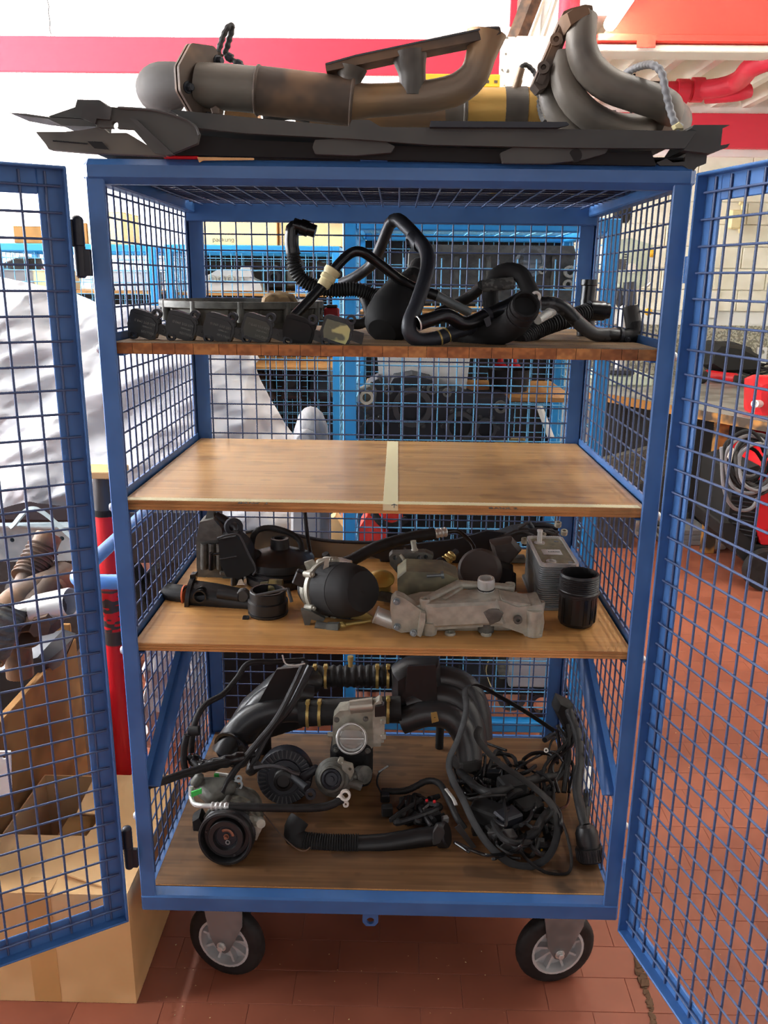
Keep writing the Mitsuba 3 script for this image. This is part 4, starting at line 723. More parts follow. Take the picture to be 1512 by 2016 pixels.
one('red_sheet', 'flat red sheet squeezed between the undertray and the blue roof beam', 'sheet', bx(Y(322, 306, -.0)[0], Y(392, 306, 0)[0], -.006, .05, 1.8372, 1.8415, .002), RED)
one('cardboard_scrap', 'torn strip of brown cardboard under the tray on the roof beam', 'cardboard scrap', slab([(388, 309), (500, 311), (500, 315), (400, 316), (392, 320)], -.006, .002), CARD)
# left exhaust manifold
k = thing('exhaust_manifold', 'long heat tinted exhaust manifold lying on the tray, its flange bar rising to the right', 'exhaust manifold')
part(k, 'main_pipe', tp([(388, 165, .16, .037), (420, 170, .16, .040), (470, 174, .16, .0405), (510, 178, .16, .0405)], .04, 24), EXH)
part(k, 'sleeve', tp([(505, 178, .16), (560, 184, .16), (640, 194, .16), (694, 201, .16)], .0425, 24), RUST, label='brown oxidised sleeve')
for q in ((508, 178, .1605), (694, 201, .1605)): c = Y(*q); part(k, 'weld', torus(c, Y(694, 201, .16)-Y(508, 178, .16), .0415, .0035), RUST)
part(k, 'runner_pipe', tp([(690, 200, .16, .036), (720, 199, .16, .030), (790, 195, .16, .0285), (860, 187, .16, .0285), (905, 173, .16, .0285), (934, 146, .16, .028), (946, 112, .16, .028), (955, 80, .16, .033), (958, 66, .16, .037)], .028, 24), EXHB, label='golden brown bent runner')
part(k, 'runner', tp([(686, 172, .155, .022), (688, 158, .155, .022), (690, 146, .155, .026), (692, 134, .155, .03)], .02, 20), EXH); part(k, 'runner', tp([(812, 190, .155, .026), (812, 150, .155, .025), (808, 124, .155, .03), (806, 104, .155, .034)], .02, 20), EXH)
part(k, 'flange_bar', slab([(640, 125), (700, 109), (960, 54), (984, 53), (987, 65), (968, 74), (800, 107), (660, 137), (642, 140)], .13, .055, .001), RUST, label='rusty flange bar'); part(k, 'gasket', slab([(641, 124), (700, 107.5), (960, 52.5), (982, 52), (983, 55), (960, 56), (700, 111), (642, 128)], .128, .06), GUNM)
fc = Y(396, 166, .16); fn = np.array([.80, -.58, -.06]); fn /= np.linalg.norm(fn); fu = np.cross((0, 0, 1), fn); fu /= np.linalg.norm(fu); fv = np.cross(fn, fu)
g = poly([(-.028, .064), (.03, .07), (.062, .012), (.052, -.03), (.02, -.068), (-.012, -.068), (-.055, -.02), (-.058, .02)], .012)
part(k, 'flange', C(extr(g, .006, fc, fu, fv), extr(g, .005, fc-fn*.009, fu, fv)), RUST, label='rusty oval flange')
for a, b in ((-.038, -.012), (.036, .046), (.012, -.056)): part(k, 'bolt', bolt(fc+fu*a+fv*b+fn*.006, fn, .007, .009), DARKM)
part(k, 'elbow', tp([(392, 165, .17, .036), (366, 165, .19, .037), (340, 168, .22, .042), (318, 172, .28, .046), (312, 178, .36, .045), (330, 190, .42, .042)], .04, 24), EXHD)
part(k, 'lug', blob([(412, 212), (424, 206), (436, 214), (434, 226), (416, 224)], .12, .03), RUST)
k = thing('lambda_sensor', 'oxygen sensor with a bent cable sticking up behind the left manifold flange', 'sensor')
part(k, 'cable', tp([(420, 130, .24), (428, 108, .24), (438, 75, .24), (447, 56, .24), (455, 50, .245), (456, 60, .25), (448, 90, .25), (444, 108, .25), (458, 118, .24), (478, 131, .23)], .0055, 8, wave=(.12, .012)), DGREY); part(k, 'body', cyl(Y(420, 134, .24), Y(432, 104, .24), .009), RUST)
for q in ((452, 113, .24), (470, 126, .235)): part(k, 'collar', cyl(Y(q[0]-4, q[1]-2, q[2]), Y(q[0]+5, q[1]+3, q[2]), .0085), DARKM)
one('tin_bracket', 'tan tin bracket under the left exhaust pipe', 'bracket', slab([(440, 238), (444, 208), (470, 208), (505, 214), (508, 234), (516, 241)], .3, .05, .001), EXHB)
one('grey_braided_hose', 'short grey hose end on the tray under the brown sleeve', 'hose', tp([(520, 236, .26), (550, 228, .26), (575, 224, .27), (610, 232, .28)], .011, 10), DGREY)
# catalyst behind
k = thing('catalytic_converter', 'golden catalytic converter canister lying behind the manifolds', 'catalytic converter')
part(k, 'inlet_pipe', tp([(585, 228, .42, .03), (650, 232, .42, .036), (720, 232, .42, .034), (800, 226, .42, .034), (880, 221, .42, .034)], .034, 20), EXHB); part(k, 'cone', tp([(875, 221, .42, .035), (900, 219, .42, .037), (918, 218, .42, .043)], .04, 20), EXH)
a, b = Y(912, 217, .42), Y(1072, 215, .42); u = (b-a)/np.linalg.norm(b-a); L = np.linalg.norm(b-a)
part(k, 'canister', lathe(a, u, [(0, .038), (.008, .044), (L*.52, .044), (L*.52, .042), (L*.78, .042), (L*.78, .044), (L-.006, .044), (L, .038)], 36), CATG, label='golden canister'); part(k, 'band', lathe(a+u*L*.5, u, [(0, .0446), (.002, .0452), (L*.26, .0452), (L*.26+.002, .0446)], 36), EXH, label='steel band')
part(k, 'clamp_ring', torus(a+u*.003, u, .043, .005), EXH)
k = thing('lambda_sensor', 'oxygen sensor standing upright in the golden catalyst, its cable curling over', 'sensor')
part(k, 'body', lathe(Y(1010, 196, .41), Y(1026, 138, .4)-Y(1010, 196, .41), [(0, .012), (.012, .012), (.012, .0135), (.022, .0135), (.022, .009), (.04, .009), (.04, .0075), (.062, .007)], 12), EXHB); part(k, 'cable', tp([(1024, 145, .4), (1028, 131, .4), (1038, 129, .4), (1052, 143, .4), (1059, 165, .39), (1060, 200, .38), (1066, 230, .36), (1073, 240, .34)], .005, 8, wave=(.1, .01)), DGREY)
# right manifold
k = thing('exhaust_manifold', 'three runner steel exhaust manifold standing on its end at the right of the roof', 'exhaust manifold')
part(k, 'flange', slab([(1050, 163), (1110, 22), (1124, 16), (1152, 9), (1166, 11), (1168, 24), (1134, 40), (1120, 62), (1094, 130), (1076, 172), (1062, 178)], .12, .05, .002), RUST, label='brown oxidised flange')
part(k, 'flange_top', blob([(1108, 26), (1124, 15), (1150, 8), (1166, 11), (1170, 26), (1142, 36), (1118, 58)], .068, .07), RUST)
part(k, 'flange_face', slab([(1056, 160), (1114, 24), (1124, 19), (1128, 30), (1118, 52), (1090, 120), (1068, 166)], .112, .01, .001), RUST)
for q in ((1096, 80), (1071, 135)): part(k, 'boss', ring(Y(q[0], q[1], .114), (-.3, -1, .1), .011, .005, .008), RUST)
part(k, 'runner', tp([(1150, 32, .095, .0235), (1146, 60, .09, .026), (1144, 90, .09, .0275), (1160, 134, .09, .0285), (1200, 168, .09, .0285), (1255, 188, .09, .0285), (1300, 203, .1, .0285), (1316, 216, .14, .0285), (1308, 232, .2, .028)], .028, 26), EXH)
part(k, 'runner', tp([(1112, 112, .13), (1110, 148, .12), (1124, 190, .11), (1158, 226, .11), (1206, 250, .12), (1255, 252, .15), (1290, 242, .19)], .026, 24), EXH); part(k, 'runner', tp([(1086, 165, .18), (1090, 204, .17), (1116, 244, .16), (1160, 282, .16)], .025, 24), EXH)
part(k, 'collector', tp([(1280, 236, .16, .034), (1310, 238, .2, .04), (1320, 240, .28, .042)], .04, 20), EXH); part(k, 'bracket', bx(*sorted((Y(1208, 0, .2)[0], Y(1230, 0, .2)[0])), .2, .21, Y(0, 240, .2)[2], Y(0, 205, .2)[2]), DARKM)
k = thing('wrapped_sensor_cable', 'grey wrapped cable arching over the right exhaust manifold', 'cable'); part(k, 'cable', tp([(1214, 160, .2), (1236, 142, .17), (1262, 130, .12), (1285, 128, .07), (1302, 142, .05), (1309, 170, .04), (1318, 210, .04), (1328, 240, .03), (1340, 252, .03)], .0065, 10, wave=(.1, .014)), GREY)
part(k, 'plug', blob([(1326, 246), (1338, 238), (1346, 247), (1348, 254), (1330, 254)], .02, .02), CREAM)
# ---------------------------------------------------------------- shelf one
s1 = SZ[0]
def coil(i, px, py, y, lab, mat=BLK, lbl=None):
    k = thing('ignition_coil_pack', lab, 'ignition module'); o = Y(px, py, y); m = 1/930
    P_ = lambda a, b, d=0: np.array([o[0]+(a-278)*m, y+d, o[2]-(b-642)*m])
    def sl(pts, d, th, rnd=.001, holes=()):
        g = poly([((a-278)*m, -(b-642)*m) for a, b in pts], rnd, [affinity.translate(_DISC(r), (a-278)*m, -(b-642)*m) for a, b, r in holes]); return extr(g, th, (o[0], y+d+th, o[2]), (1, 0, 0), (0, 0, 1))
    part(k, 'body', sl([(254, 626), (258, 613), (264, 611), (271, 612), (298, 620), (307, 632), (306, 648), (298, 665), (291, 667), (251, 655), (250, 637)], 0, .024, .0015), mat)
    part(k, 'cover', sl([(258, 628), (262, 618), (296, 627), (303, 636), (300, 652), (294, 662), (256, 651), (255, 638)], -.003, .004, .001), mat if lbl is None else lbl, label=None if lbl is None else 'yellowed label face')
    part(k, 'eyelet', C(ring(P_(304, 620), (0, 1, 0), .0094, .0052, .014, 20), ring(P_(304, 620, -.0015), (0, 1, 0), .0066, .0052, .016, 16)), DARKM); part(k, 'eyelet', C(ring(P_(259, 657, -.002), (0, 1, 0), .0094, .0052, .014, 20), ring(P_(259, 657, -.0035), (0, 1, 0), .0066, .0052, .016, 16)), DARKM)
    part(k, 'arm', sl([(295, 620), (298, 627), (309, 629), (309, 637), (300, 634)], .002, .01), mat)
    part(k, 'connector', C(sl([(306, 638), (327, 643), (323, 662), (303, 655)], .003, .018, .001), ring(P_(316, 650), (0, 1, 0), .004, .002, .004, 12)), DGREY)
    if (lbl is None and mat == BLK) or lbl == LBLG:
        tx = lambda s, h, a, b: text(s, h, P_(a, b, -.0032), (math.cos(.27), 0, -math.sin(.27)), (math.sin(.27), 0, math.cos(.27)), .0004)
        part(k, 'print', C(tx('0 040 102 029', .0042, 264, 632), tx('GERMANY', .003, 278, 643), tx('0017000', .0042, 275, 652)), PRINT, False)
LBLY = M('yellowed_label', mikit.proc(lambda p, n, uv: mikit.mix(lin(196, 194, 130), lin(96, 98, 76), mikit.smoothstep(.42, .62, mikit.fbm(p.x*70, p.z*70, 1.0, 2)))), .35); LBLG = M('worn_label', lin(60, 62, 54), .5)
for i, (px, py, y, lab, mt_, lb) in enumerate(((281, 642, .095, 'black ignition module farthest left in the row on the top shelf', BLK, None), (356, 645, .085, 'black ignition module second from the left in the row', BLK, None), (430, 649, .075, 'black ignition module third from the left, in front of the grey ring housing', BLK, None), (505, 650, .065, 'ignition module with a worn greenish face, fourth from the left', BLK, LBLG), (587, 654, .055, 'plain dark grey ignition module under the lower end of the black pipe', BLKM, None), (662, 655, .045, 'ignition module with a yellowed label face, last in the row', BLK, LBLY))): coil(i, px, py, y, lab, mt_, lb)
# bell housing ring
k = thing('ring_housing', 'wide grey aluminium bell housing ring behind the ignition modules', 'housing'); R = .186; cx = Y(477, 620, .39)[0]; zt1 = Y(480, 596, .205)[2]; h = zt1-s1
part(k, 'casting', lathe((cx, .395, s1+.001), (0, 0, 1), [(0, .145), (0, .158), (h*.55, R-.014), (h*.75, R-.012), (h*.8, R), (h-.001, R), (h, R-.002), (h, R-.012), (h*.5, R-.026), (.004, .145)], 64), ALUD)
for t in np.arange(11)*2*math.pi/11+.3: part(k, 'boss', cyl((cx+(R-.006)*math.cos(t), .395+(R-.006)*math.sin(t), s1+h*.42), (cx+(R-.006)*math.cos(t), .395+(R-.006)*math.sin(t), zt1+.001), .0085, n=12), ALUD)
for t in np.arange(16)*2*math.pi/16: c, s = math.cos(t), math.sin(t); part(k, 'rib', hullp([(cx+r*c-s*w, .395+r*s+c*w, z) for r, z in ((.155, s1+.002), (.166, s1+.002), (R-.002, s1+h*.78), (R-.02, s1+h*.78)) for w in (-.003, .003)]), ALUD)
one('paper_pad', 'crumpled brown stained paper pad on the rim of the grey ring housing', 'paper', blob([(508, 604), (512, 586), (524, 577), (556, 575), (574, 580), (582, 594), (582, 605), (540, 606)], .3, .07), M('stained_paper', mott(lin(150, 124, 88), lin(96, 74, 48), 34, .48, .62), .8))
k = thing('red_can', 'small red can with a black cap behind the last ignition module', 'can'); a = Y(652, 640, .47); part(k, 'body', bx(a[0]-.017, a[0]+.018, .47, .5, s1+.001, Y(0, 598, .47)[2], .003), RED); part(k, 'cap', bx(a[0]-.012, a[0]+.014, .475, .495, Y(0, 598, .47)[2], Y(0, 592, .47)[2], .002), BLK)
# hoses
k = thing('corrugated_hose', 'black corrugated hose with an elbow cup standing up at the left of the pipes', 'hose')
part(k, 'hose', tp([(577, 498, .30), (580, 525, .30), (595, 550, .30), (625, 566, .3), (660, 571, .3), (700, 570, .3), (735, 582, .3), (762, 606, .28), (775, 640, .26)], .0148, 16, wave=(.1, .0062)), RUB)
part(k, 'sleeve', tp([(574, 462, .30), (574, 480, .30), (577, 500, .30)], .0152, 18), BLKG); part(k, 'elbow', tp([(574, 466, .30, .0135), (575, 450, .30, .0135), (583, 445, .30, .0125), (596, 446, .30, .0125)], .013, 18), BLKG); part(k, 'cup', tp([(592, 446, .30), (607, 451, .30)], .0165, 20, hollow=True), BLKG)
k = thing('black_coolant_pipe', 'thin black arched pipe with a cream coupling and a silver end', 'pipe')
part(k, 'pipe', tp([(580, 622, .14), (610, 590, .16), (640, 556, .18), (664, 523, .19), (690, 499, .2), (712, 496, .2), (740, 514, .21), (790, 552, .22), (830, 572, .23), (858, 580, .23)], .0102, 14), BLKG)
u = Y(655, 535, .185)-Y(636, 565, .178); u /= np.linalg.norm(u); part(k, 'coupling', lathe(Y(635, 564, .178), u, [(0, .0125), (.004, .0135), (.014, .0135), (.016, .016), (.024, .016), (.026, .0145), (.034, .0175), (.04, .0175), (.042, .012)], 20), CREAM, label='cream plastic coupling')
part(k, 'ferrule', tp([(845, 577, .23), (860, 582, .23)], .0115, 14), BLK); part(k, 'metal_end', tp([(858, 581, .23), (925, 616, .25)], .0098, 14), ZINC, label='bare silver pipe end')
part(k, 'clip', torus(Y(666, 540, .19), (0, -1, 0), .006, .003, 14, 6), BLK)
k = thing('tall_water_pipe', 'tall kinked grey black metal water pipe leaning up in the middle of the top shelf', 'pipe')
part(k, 'back_leg', tp([(672, 558, .46), (700, 545, .44), (733, 520, .42), (748, 490, .38), (768, 440, .34), (776, 434, .33)], .0125, 16), GUNM); part(k, 'front_leg', tp([(772, 436, .33), (784, 433, .32), (800, 446, .29), (822, 470, .25), (838, 492, .2), (842, 520, .16), (835, 555, .12), (820, 600, .08), (806, 635, .055), (808, 658, .05), (828, 670, .055), (862, 666, .07), (905, 650, .1), (950, 638, .13)], .0145, 18), DARKM)
part(k, 'tee', C(tp([(815, 476, .25), (800, 478, .25)], .008, 10), tp([(812, 468, .26), (828, 482, .235)], .0165, 14)), DARKM); part(k, 'band', tp([(863, 666, .0705), (866, 665, .0715)], .0155, 14), GOLD, label='pale clamp ring'); part(k, 'band', tp([(878, 660, .08), (880, 659, .081)], .0155, 14), GOLD)
one('black_rubber_bend', 'black rubber bend hanging behind the silver end, left of the rubber boot', 'hose', tp([(712, 575, .42), (722, 600, .4), (726, 624, .38), (712, 637, .36), (685, 639, .34), (672, 645, .33)], .0115, 12, hollow=True), RUB)
k = thing('rubber_boot', 'matt black bell shaped rubber boot with a ribbed grey cuff on the top shelf', 'rubber boot'); a, b = Y(824, 530, .34), Y(762, 636, .2); u = b-a; L = np.linalg.norm(u)
part(k, 'boot', lathe(a, u, [(0, .021), (L*.12, .021), (L*.3, .032), (L*.5, .046), (L*.75, .053), (L*.95, .052), (L*1.08, .044), (L*1.15, .03), (L*1.17, 0)], 30), BLKM); part(k, 'cuff', lathe(a-u*.06, u, [(0, .0215), (L*.03, .0235), (L*.06, .022), (L*.16, .022), (L*.18, .0235), (L*.2, .021)], 26), DGREY, label='grey cuff')
k = thing('y_pipe', 'gloss black double bent pipe with an open mouth facing left', 'pipe'); part(k, 'pipe', tp([(823, 637, .045), (848, 629, .055), (880, 621, .07), (915, 637, .085), (955, 622, .105), (1000, 602, .13), (1036, 580, .16)], .0135, 18, hollow=True), BLKG)
part(k, 'mouth_ring', torus(Y(823, 637, .046), Y(823, 637, .045)-Y(848, 629, .055), .0135, .0016), STEEL, label='bright mouth ring'); part(k, 'clamp', C(tp([(955, 622, .105), (963, 618, .109)], .0152, 16), slab([(952, 628), (964, 622), (968, 640), (958, 644)], .088, .012)), DARKM)
k = thing('rubber_elbow', 'thick matt rubber elbow with a wide open mouth at the front of the top shelf', 'hose'); part(k, 'elbow', tp([(1036, 599, .028, .0265), (1028, 614, .052, .0275), (1012, 636, .078, .028), (985, 652, .1, .027), (945, 656, .13, .026), (900, 652, .17, .024)], .026, 24, hollow=True), BLKM)
for t in ((1032, 606, .04, 1030, 610, .046), (1024, 620, .058, 1020, 625, .065)): part(k, 'ridge', tp([t[:3], t[3:]], .029, 24), BLKM)
k = thing('upper_elbow_hose', 'black elbow hose arching up behind the white ring', 'hose'); part(k, 'hose', tp([(968, 612, .2), (965, 575, .2), (975, 545, .19), (1000, 533, .18), (1025, 540, .165), (1040, 565, .15), (1052, 590, .14)], .0165, 16), BLKM); part(k, 'foam_sleeve', tp([(950, 563, .175), (1012, 557, .165)], .0125, 14), M('foam', mott(lin(96, 96, 92), lin(56, 56, 54), 120), .8), label='grey foam sleeve')
one('white_ring', 'small white ring on the end of the black elbow hose', 'ring', torus(Y(1055, 584, .11), (.3, -1, .1), .0078, .0032), WHITE)
one('dark_angled_hose', 'dull black hose sloping up behind the pipes to the foam sleeve', 'hose', tp([(860, 618, .3), (900, 598, .3), (930, 580, .28), (950, 562, .25)], .012, 12), RUB)
one('cream_tube_end', 'short cream tube end between the rubber elbow and the ribbed hose', 'tube', C(tp([(1058, 630, .16), (1088, 613, .2)], .0095, 14), tp([(1080, 617, .19), (1082, 616, .193)], .0108, 14)), WHITE)
k = thing('ribbed_hose', 'fat black ribbed hose lying to the right with a smooth cuff', 'hose'); part(k, 'hose', tp([(1020, 672, .2), (1060, 648, .26), (1110, 630, .3), (1165, 612, .35)], .0185, 18, wave=(.09, .0075)), RUB); part(k, 'cuff', tp([(1160, 612, .345, .022), (1188, 612, .35, .0215)], .02, 20, hollow=True), BLKG)
k = thing('black_spout', 'upright ribbed black spout in the right back corner of the top shelf', 'spout'); part(k, 'neck', lathe(Y(1155, 625, .4), (0, 0, 1), [(0, .02), (.012, .02), (.018, .0175), (.024, .0185), (.03, .017), (.036, .018), (.042, .0165), (.07, .0165), (.072, .019), (.084, .019), (.084, .015)], 24), BLKG); part(k, 'base', cyl((Y(1155, 625, .4)[0], .4, s1+.001), Y(1155, 625, .4), .02), BLKG)
k = thing('scuffed_bypass_hose', 'scuffed grey black pipe curving down to a clamped upright elbow at the right end', 'pipe'); part(k, 'pipe', tp([(1064, 598, .2), (1085, 597, .2), (1112, 608, .2), (1140, 636, .2), (1170, 657, .21), (1205, 659, .22), (1225, 662, .23)], .0142, 18), M('chipped_paint', mott(lin(66, 66, 66), lin(34, 34, 34), 42, .5, .56), .35))
part(k, 'elbow', tp([(1214, 661, .225, .0165), (1235, 664, .23, .0175), (1250, 655, .235, .018), (1250, 635, .24, .0175)], .0175, 18), RUB); part(k, 'stub', tp([(1248, 645, .24), (1242, 604, .25)], .0168, 20, hollow=True), DGREY); part(k, 'clamp', C(tp([(1216, 661, .2255), (1222, 662, .227)], .0185, 18), bolt(Y(1236, 668, .212), (0, -1, 0), .004)), DARKM)
for kk in (): pass
# ---------------------------------------------------------------- middle shelf
s3 = SZ[2]
k = thing('thermostat_housing', 'long stained aluminium coolant housing with a bright pipe stub, front of the middle shelf', 'housing')
part(k, 'body', C(slab([(772, 1205), (830, 1190), (985, 1183), (1020, 1196), (1068, 1190), (1072, 1225), (1066, 1262), (1042, 1264), (1030, 1248), (985, 1232), (830, 1242), (790, 1246), (772, 1238)], .095, .075, .005), blob([(832, 1190), (980, 1184), (998, 1232), (836, 1240)], .082, .03), hull((Y(850, 1196, .13), .014), (Y(1010, 1196, .13), .014), (Y(850, 1225, .13), .02), (Y(1000, 1225, .13), .018))), ALU)
part(k, 'rail', C(tube([Y(838, 1184, .12), Y(905, 1150, .185)], .011), tube([Y(872, 1184, .12), Y(908, 1156, .185)], .008), tube([Y(900, 1150, .185), Y(1010, 1158, .185)], .010), hull((Y(905, 1192, .2), .014), (Y(965, 1192, .2), .014), (Y(905, 1196, .14), .014), (Y(965, 1196, .14), .014))), ALU)
a = Y(957, 1180, .165); b = Y(957, 1138, .16); u = b-a; L = np.linalg.norm(u)
part(k, 'pipe_stub', lathe(a, u, [(0, .0165), (L*.35, .0165), (L*.36, .0155), (L*.45, .0155), (L*.46, .019), (L*.55, .0175), (L*.6, .019), (L*.92, .019), (L, .0175), (L, .0135), (L*.6, .013), (L*.6, 0)], 30), STEEL, label='bright steel pipe stub')
for t in (.2, .52): part(k+'__pipe_stub', 'o_ring', torus(a+u*t, u, .0172, .0018), BLK)
a, b = Y(772, 1222, .135), Y(740, 1210, .14); part(k, 'outlet', C(tube([a+[.02, 0, -.005], a, b], .019, hollow=True), torus(b, b-a, .018, .0025)), STEEL, label='bright outlet')
part(k, 'outlet_flange', C(slab([(770, 1182), (780, 1172), (796, 1178), (838, 1208), (838, 1222), (830, 1254), (822, 1252), (800, 1240), (774, 1236), (768, 1200)], .085, .03, .004), slab([(828, 1206), (838, 1208), (836, 1230), (828, 1255), (821, 1250)], .075, .02, .001)), ALU)
for q in ((781, 1184), (814, 1246), (782, 1234)): part(k, 'bolt', bolt(Y(*q, .083), (-.2, -1, .1), .0055), ZINC)
for q in ((836, 1184, .1), (1004, 1154, .19), (1062, 1190, .12), (886, 1250, .1), (957, 1250, .1), (1056, 1252, .1), (838, 1252, .1)):
    c = Y(*q); part(k, 'boss', lathe(c-[0, 0, .02], (0, 0, 1), [(0, .010), (.024, .012), (.027, .011), (.027, .006), (.02, .005), (.02, 0)], 18), ALU)
part(k, 'foot', lathe((Y(957, 1250, .1)[0], .11, s3+.001), (0, 0, 1), [(0, .014), (.004, .0175), (.05, .0165)], 22), ALUD); part(k, 'foot', lathe((Y(1050, 1255, .09)[0], .1, s3+.001), (0, 0, 1), [(0, .015), (.06, .018)], 18), ALU); part(k, 'foot', lathe((Y(845, 1250, .1)[0], .1, s3+.001), (0, 0, 1), [(0, .016), (.03, .02)], 18), ALU)
part(k, 'plug', C(ring(Y(1019, 1219, .09), (0, -1, 0), .0095, .004, .006), cyl(Y(1019, 1219, .093), Y(1019, 1219, .1), .006)), ALUD); part(k, 'oil_stain', blob([(962, 1198), (982, 1200), (992, 1208), (984, 1224), (965, 1232), (956, 1216), (950, 1205)], .081, .006), ALUD, label='dark oil stain')
part(k, 'rib', C(slab([(985, 1180), (1045, 1190), (1045, 1196), (1000, 1192)], .1, .06, .001), slab([(985, 1170), (1020, 1171), (1025, 1182), (990, 1180)], .17, .02, .001)), ALU)
k = thing('oil_filter_bowl', 'black threaded oil filter bowl standing open at the right of the middle shelf', 'filter bowl'); cx, cy_ = Y(1136, 1200, .172)[0], .172; zt = Y(1136, 1128, .172)[2]; h = zt-s3
part(k, 'bowl', lathe((cx, cy_, s3+.0005), (0, 0, 1), [(0, .030), (.002, .036), (.01, .0405), (h*.6, .0415), (h*.62, .0455), (h*.66, .0455), (h*.68, .0425)]+[(h*(.70+.02*i), .0435 if i % 2 else .0415) for i in range(14)]+[(h, .0415), (h, .0375), (h*.3, .036), (.01, .03), (.01, 0)], 48), BLK, 20)
for i in range(10): t = -2.6+.42*i; part(k, 'flute', hullp([(cx+r*math.cos(t+w), cy_+r*math.sin(t+w), z) for r in (.0395, .0425) for w in (-.09, .09) for z in (s3+.012, s3+h*.58)]), BLKG)
k = thing('oil_cooler', 'plate stack oil cooler with a rounded metal rim behind the black filter bowl', 'oil cooler'); y0, y1 = .25, .47; xa, xb = Y(1062, 1140, .25)[0], Y(1140, 1140, .25)[0]; zt = Y(1085, 1112, .25)[2]
np_ = 19; hp = (zt-s3-.012)/np_
rr = lambda g: sbox(xa+g, y0+g, xb-g, y1-g).buffer(-.012).buffer(.012, quad_segs=4)
for i in range(np_): part(k, 'plate', C(extr(rr(.0), hp*.55, (0, 0, s3+.006+i*hp), (1, 0, 0), (0, 1, 0)), extr(rr(.0035), hp*.5, (0, 0, s3+.006+(i+.52)*hp), (1, 0, 0), (0, 1, 0))), ZINC)
part(k, 'base', extr(rr(-.006), .006, (0, 0, s3+.0005), (1, 0, 0), (0, 1, 0)), ZINC); part(k, 'rim', extr(rr(0).difference(rr(.006)), .008, (0, 0, zt-.006), (1, 0, 0), (0, 1, 0)), STEEL, label='bright rounded rim'); part(k, 'top', extr(rr(.004), .003, (0, 0, zt-.0065), (1, 0, 0), (0, 1, 0)), M('cooler_top', mott(lin(146, 142, 118), lin(128, 126, 106), 60, .25, .75), .45, .5))
c = np.array([xa+.026, y1-.045, zt-.004]); part(k, 'nipple', lathe(c, (0, 0, 1), [(0, .014), (.003, .014), (.003, .0065), (.03, .006), (.031, .0075), (.036, .007), (.036, .004)], 20), STEEL); part(k, 'port', ring((xa+.03, y0+.03, zt-.004), (0, 0, 1), .012, .007, .004, 20), STEEL); part(k, 'label', bx(xa+.022, xa+.068, y0+.085, y0+.125, zt-.0035, zt-.0031), LGREY, label='pale sticker'); part(k+'__label', 'print', bx(xa+.036, xa+.064, y0+.104, y0+.108, zt-.0031, zt-.0029), INK)
for q in ((xb-.02, y1-.03), (xb-.016, y0+.028)): part(k, 'dimple', cyl((q[0], q[1], zt-.004), (q[0], q[1], zt-.002), .006), ZINC)
# secondary air pump
k = thing('air_pump', 'black domed air pump with pale metal brackets in the middle of the shelf', 'pump'); a, b = Y(634, 1158, .225), Y(706, 1164, .13); u = b-a; u /= np.linalg.norm(u); L = np.linalg.norm(b-a)
part(k, 'dome', lathe(a+u*.03, u, [(0, .058), (.004, .0615), (L*.45, .0615), (L*.455, .0605), (L*.465, .0605), (L*.47, .0615), (L*.72, .056), (L*.82, .05), (L*.88, .046), (L*.9, .044), (L*.9, 0)], 44), BLKM)
part(k, 'centre_hole', cyl(a+u*(.03+L*.88), a+u*(.0305+L*.9), .0045), BLKG); part(k, 'motor', lathe(a, -u, [(-.03, .052), (0, .05), (.03, .046), (.045, .038), (.05, .02), (.05, 0)], 32), DGREY)
v1, v2, _ = frame(u); part(k, 'ring_bracket', C(lathe(a+u*.018, u, [(0, .058), (0, .065), (.012, .065), (.012, .058)], 40), lathe(a-u*.012, u, [(0, .05), (0, .0545), (.012, .0545), (.012, .05)], 40)), ALU, label='pale clamp rings')
for t in (0.6, 1.4, 2.4, 3.6, 4.6, 5.6): part(k, 'lug', C(cyl(a+u*.012+(v1*math.cos(t)+v2*math.sin(t))*.066, a+u*.04+(v1*math.cos(t)+v2*math.sin(t))*.066, .0075, n=12), bolt(a+u*.04+(v1*math.cos(t)+v2*math.sin(t))*.066, u, .004)), ALU)
part(k, 'upper_bracket', C(slab([(598, 1108), (616, 1102), (626, 1112), (622, 1135), (612, 1142)], .22, .006, .002, [(617, 1124, .004)]), slab([(640, 1100), (648, 1100), (646, 1130), (640, 1160), (634, 1160), (634, 1130)], .17, .008, .001), hull((Y(630, 1108, .22), .01), (Y(660, 1104, .22), .01))), ALU); part(k, 'plug', rot(bx(*(lambda c: (c[0]-.014, c[0]+.014, c[1]-.01, c[1]+.012, c[2]-.02, c[2]+.014))(Y(592, 1136, .2)), .003), 22, (0, 1, 0), Y(592, 1136, .2)), BLK)
part(k, 'lower_bracket', C(slab([(592, 1200), (612, 1204), (640, 1218), (636, 1224), (612, 1220), (608, 1240), (602, 1240)], .135, .012, .001), tube([Y(622, 1232, .13), Y(646, 1236, .125)], .011, 16), tube([Y(645, 1236, .125), Y(668, 1236, .12)], .013, 6)), ALUD); part(k, 'stud', C(cyl(Y(664, 1232, .13), Y(730, 1222, .15), .004), trimesh.creation.icosphere(2, .0085).apply_translation(Y(674, 1231, .132)), slab([(690, 1218), (720, 1205), (734, 1216), (728, 1222)], .16, .01)), GOLD)
part(k, 'rubber_foot', hull((Y(650, 1215, .2), .02), (Y(690, 1215, .19), .02)), BLKM)
part(k, 'silver_pipe', tp([(640, 1112, .27), (665, 1106, .27), (690, 1112, .26)], .011, 14), STEEL)
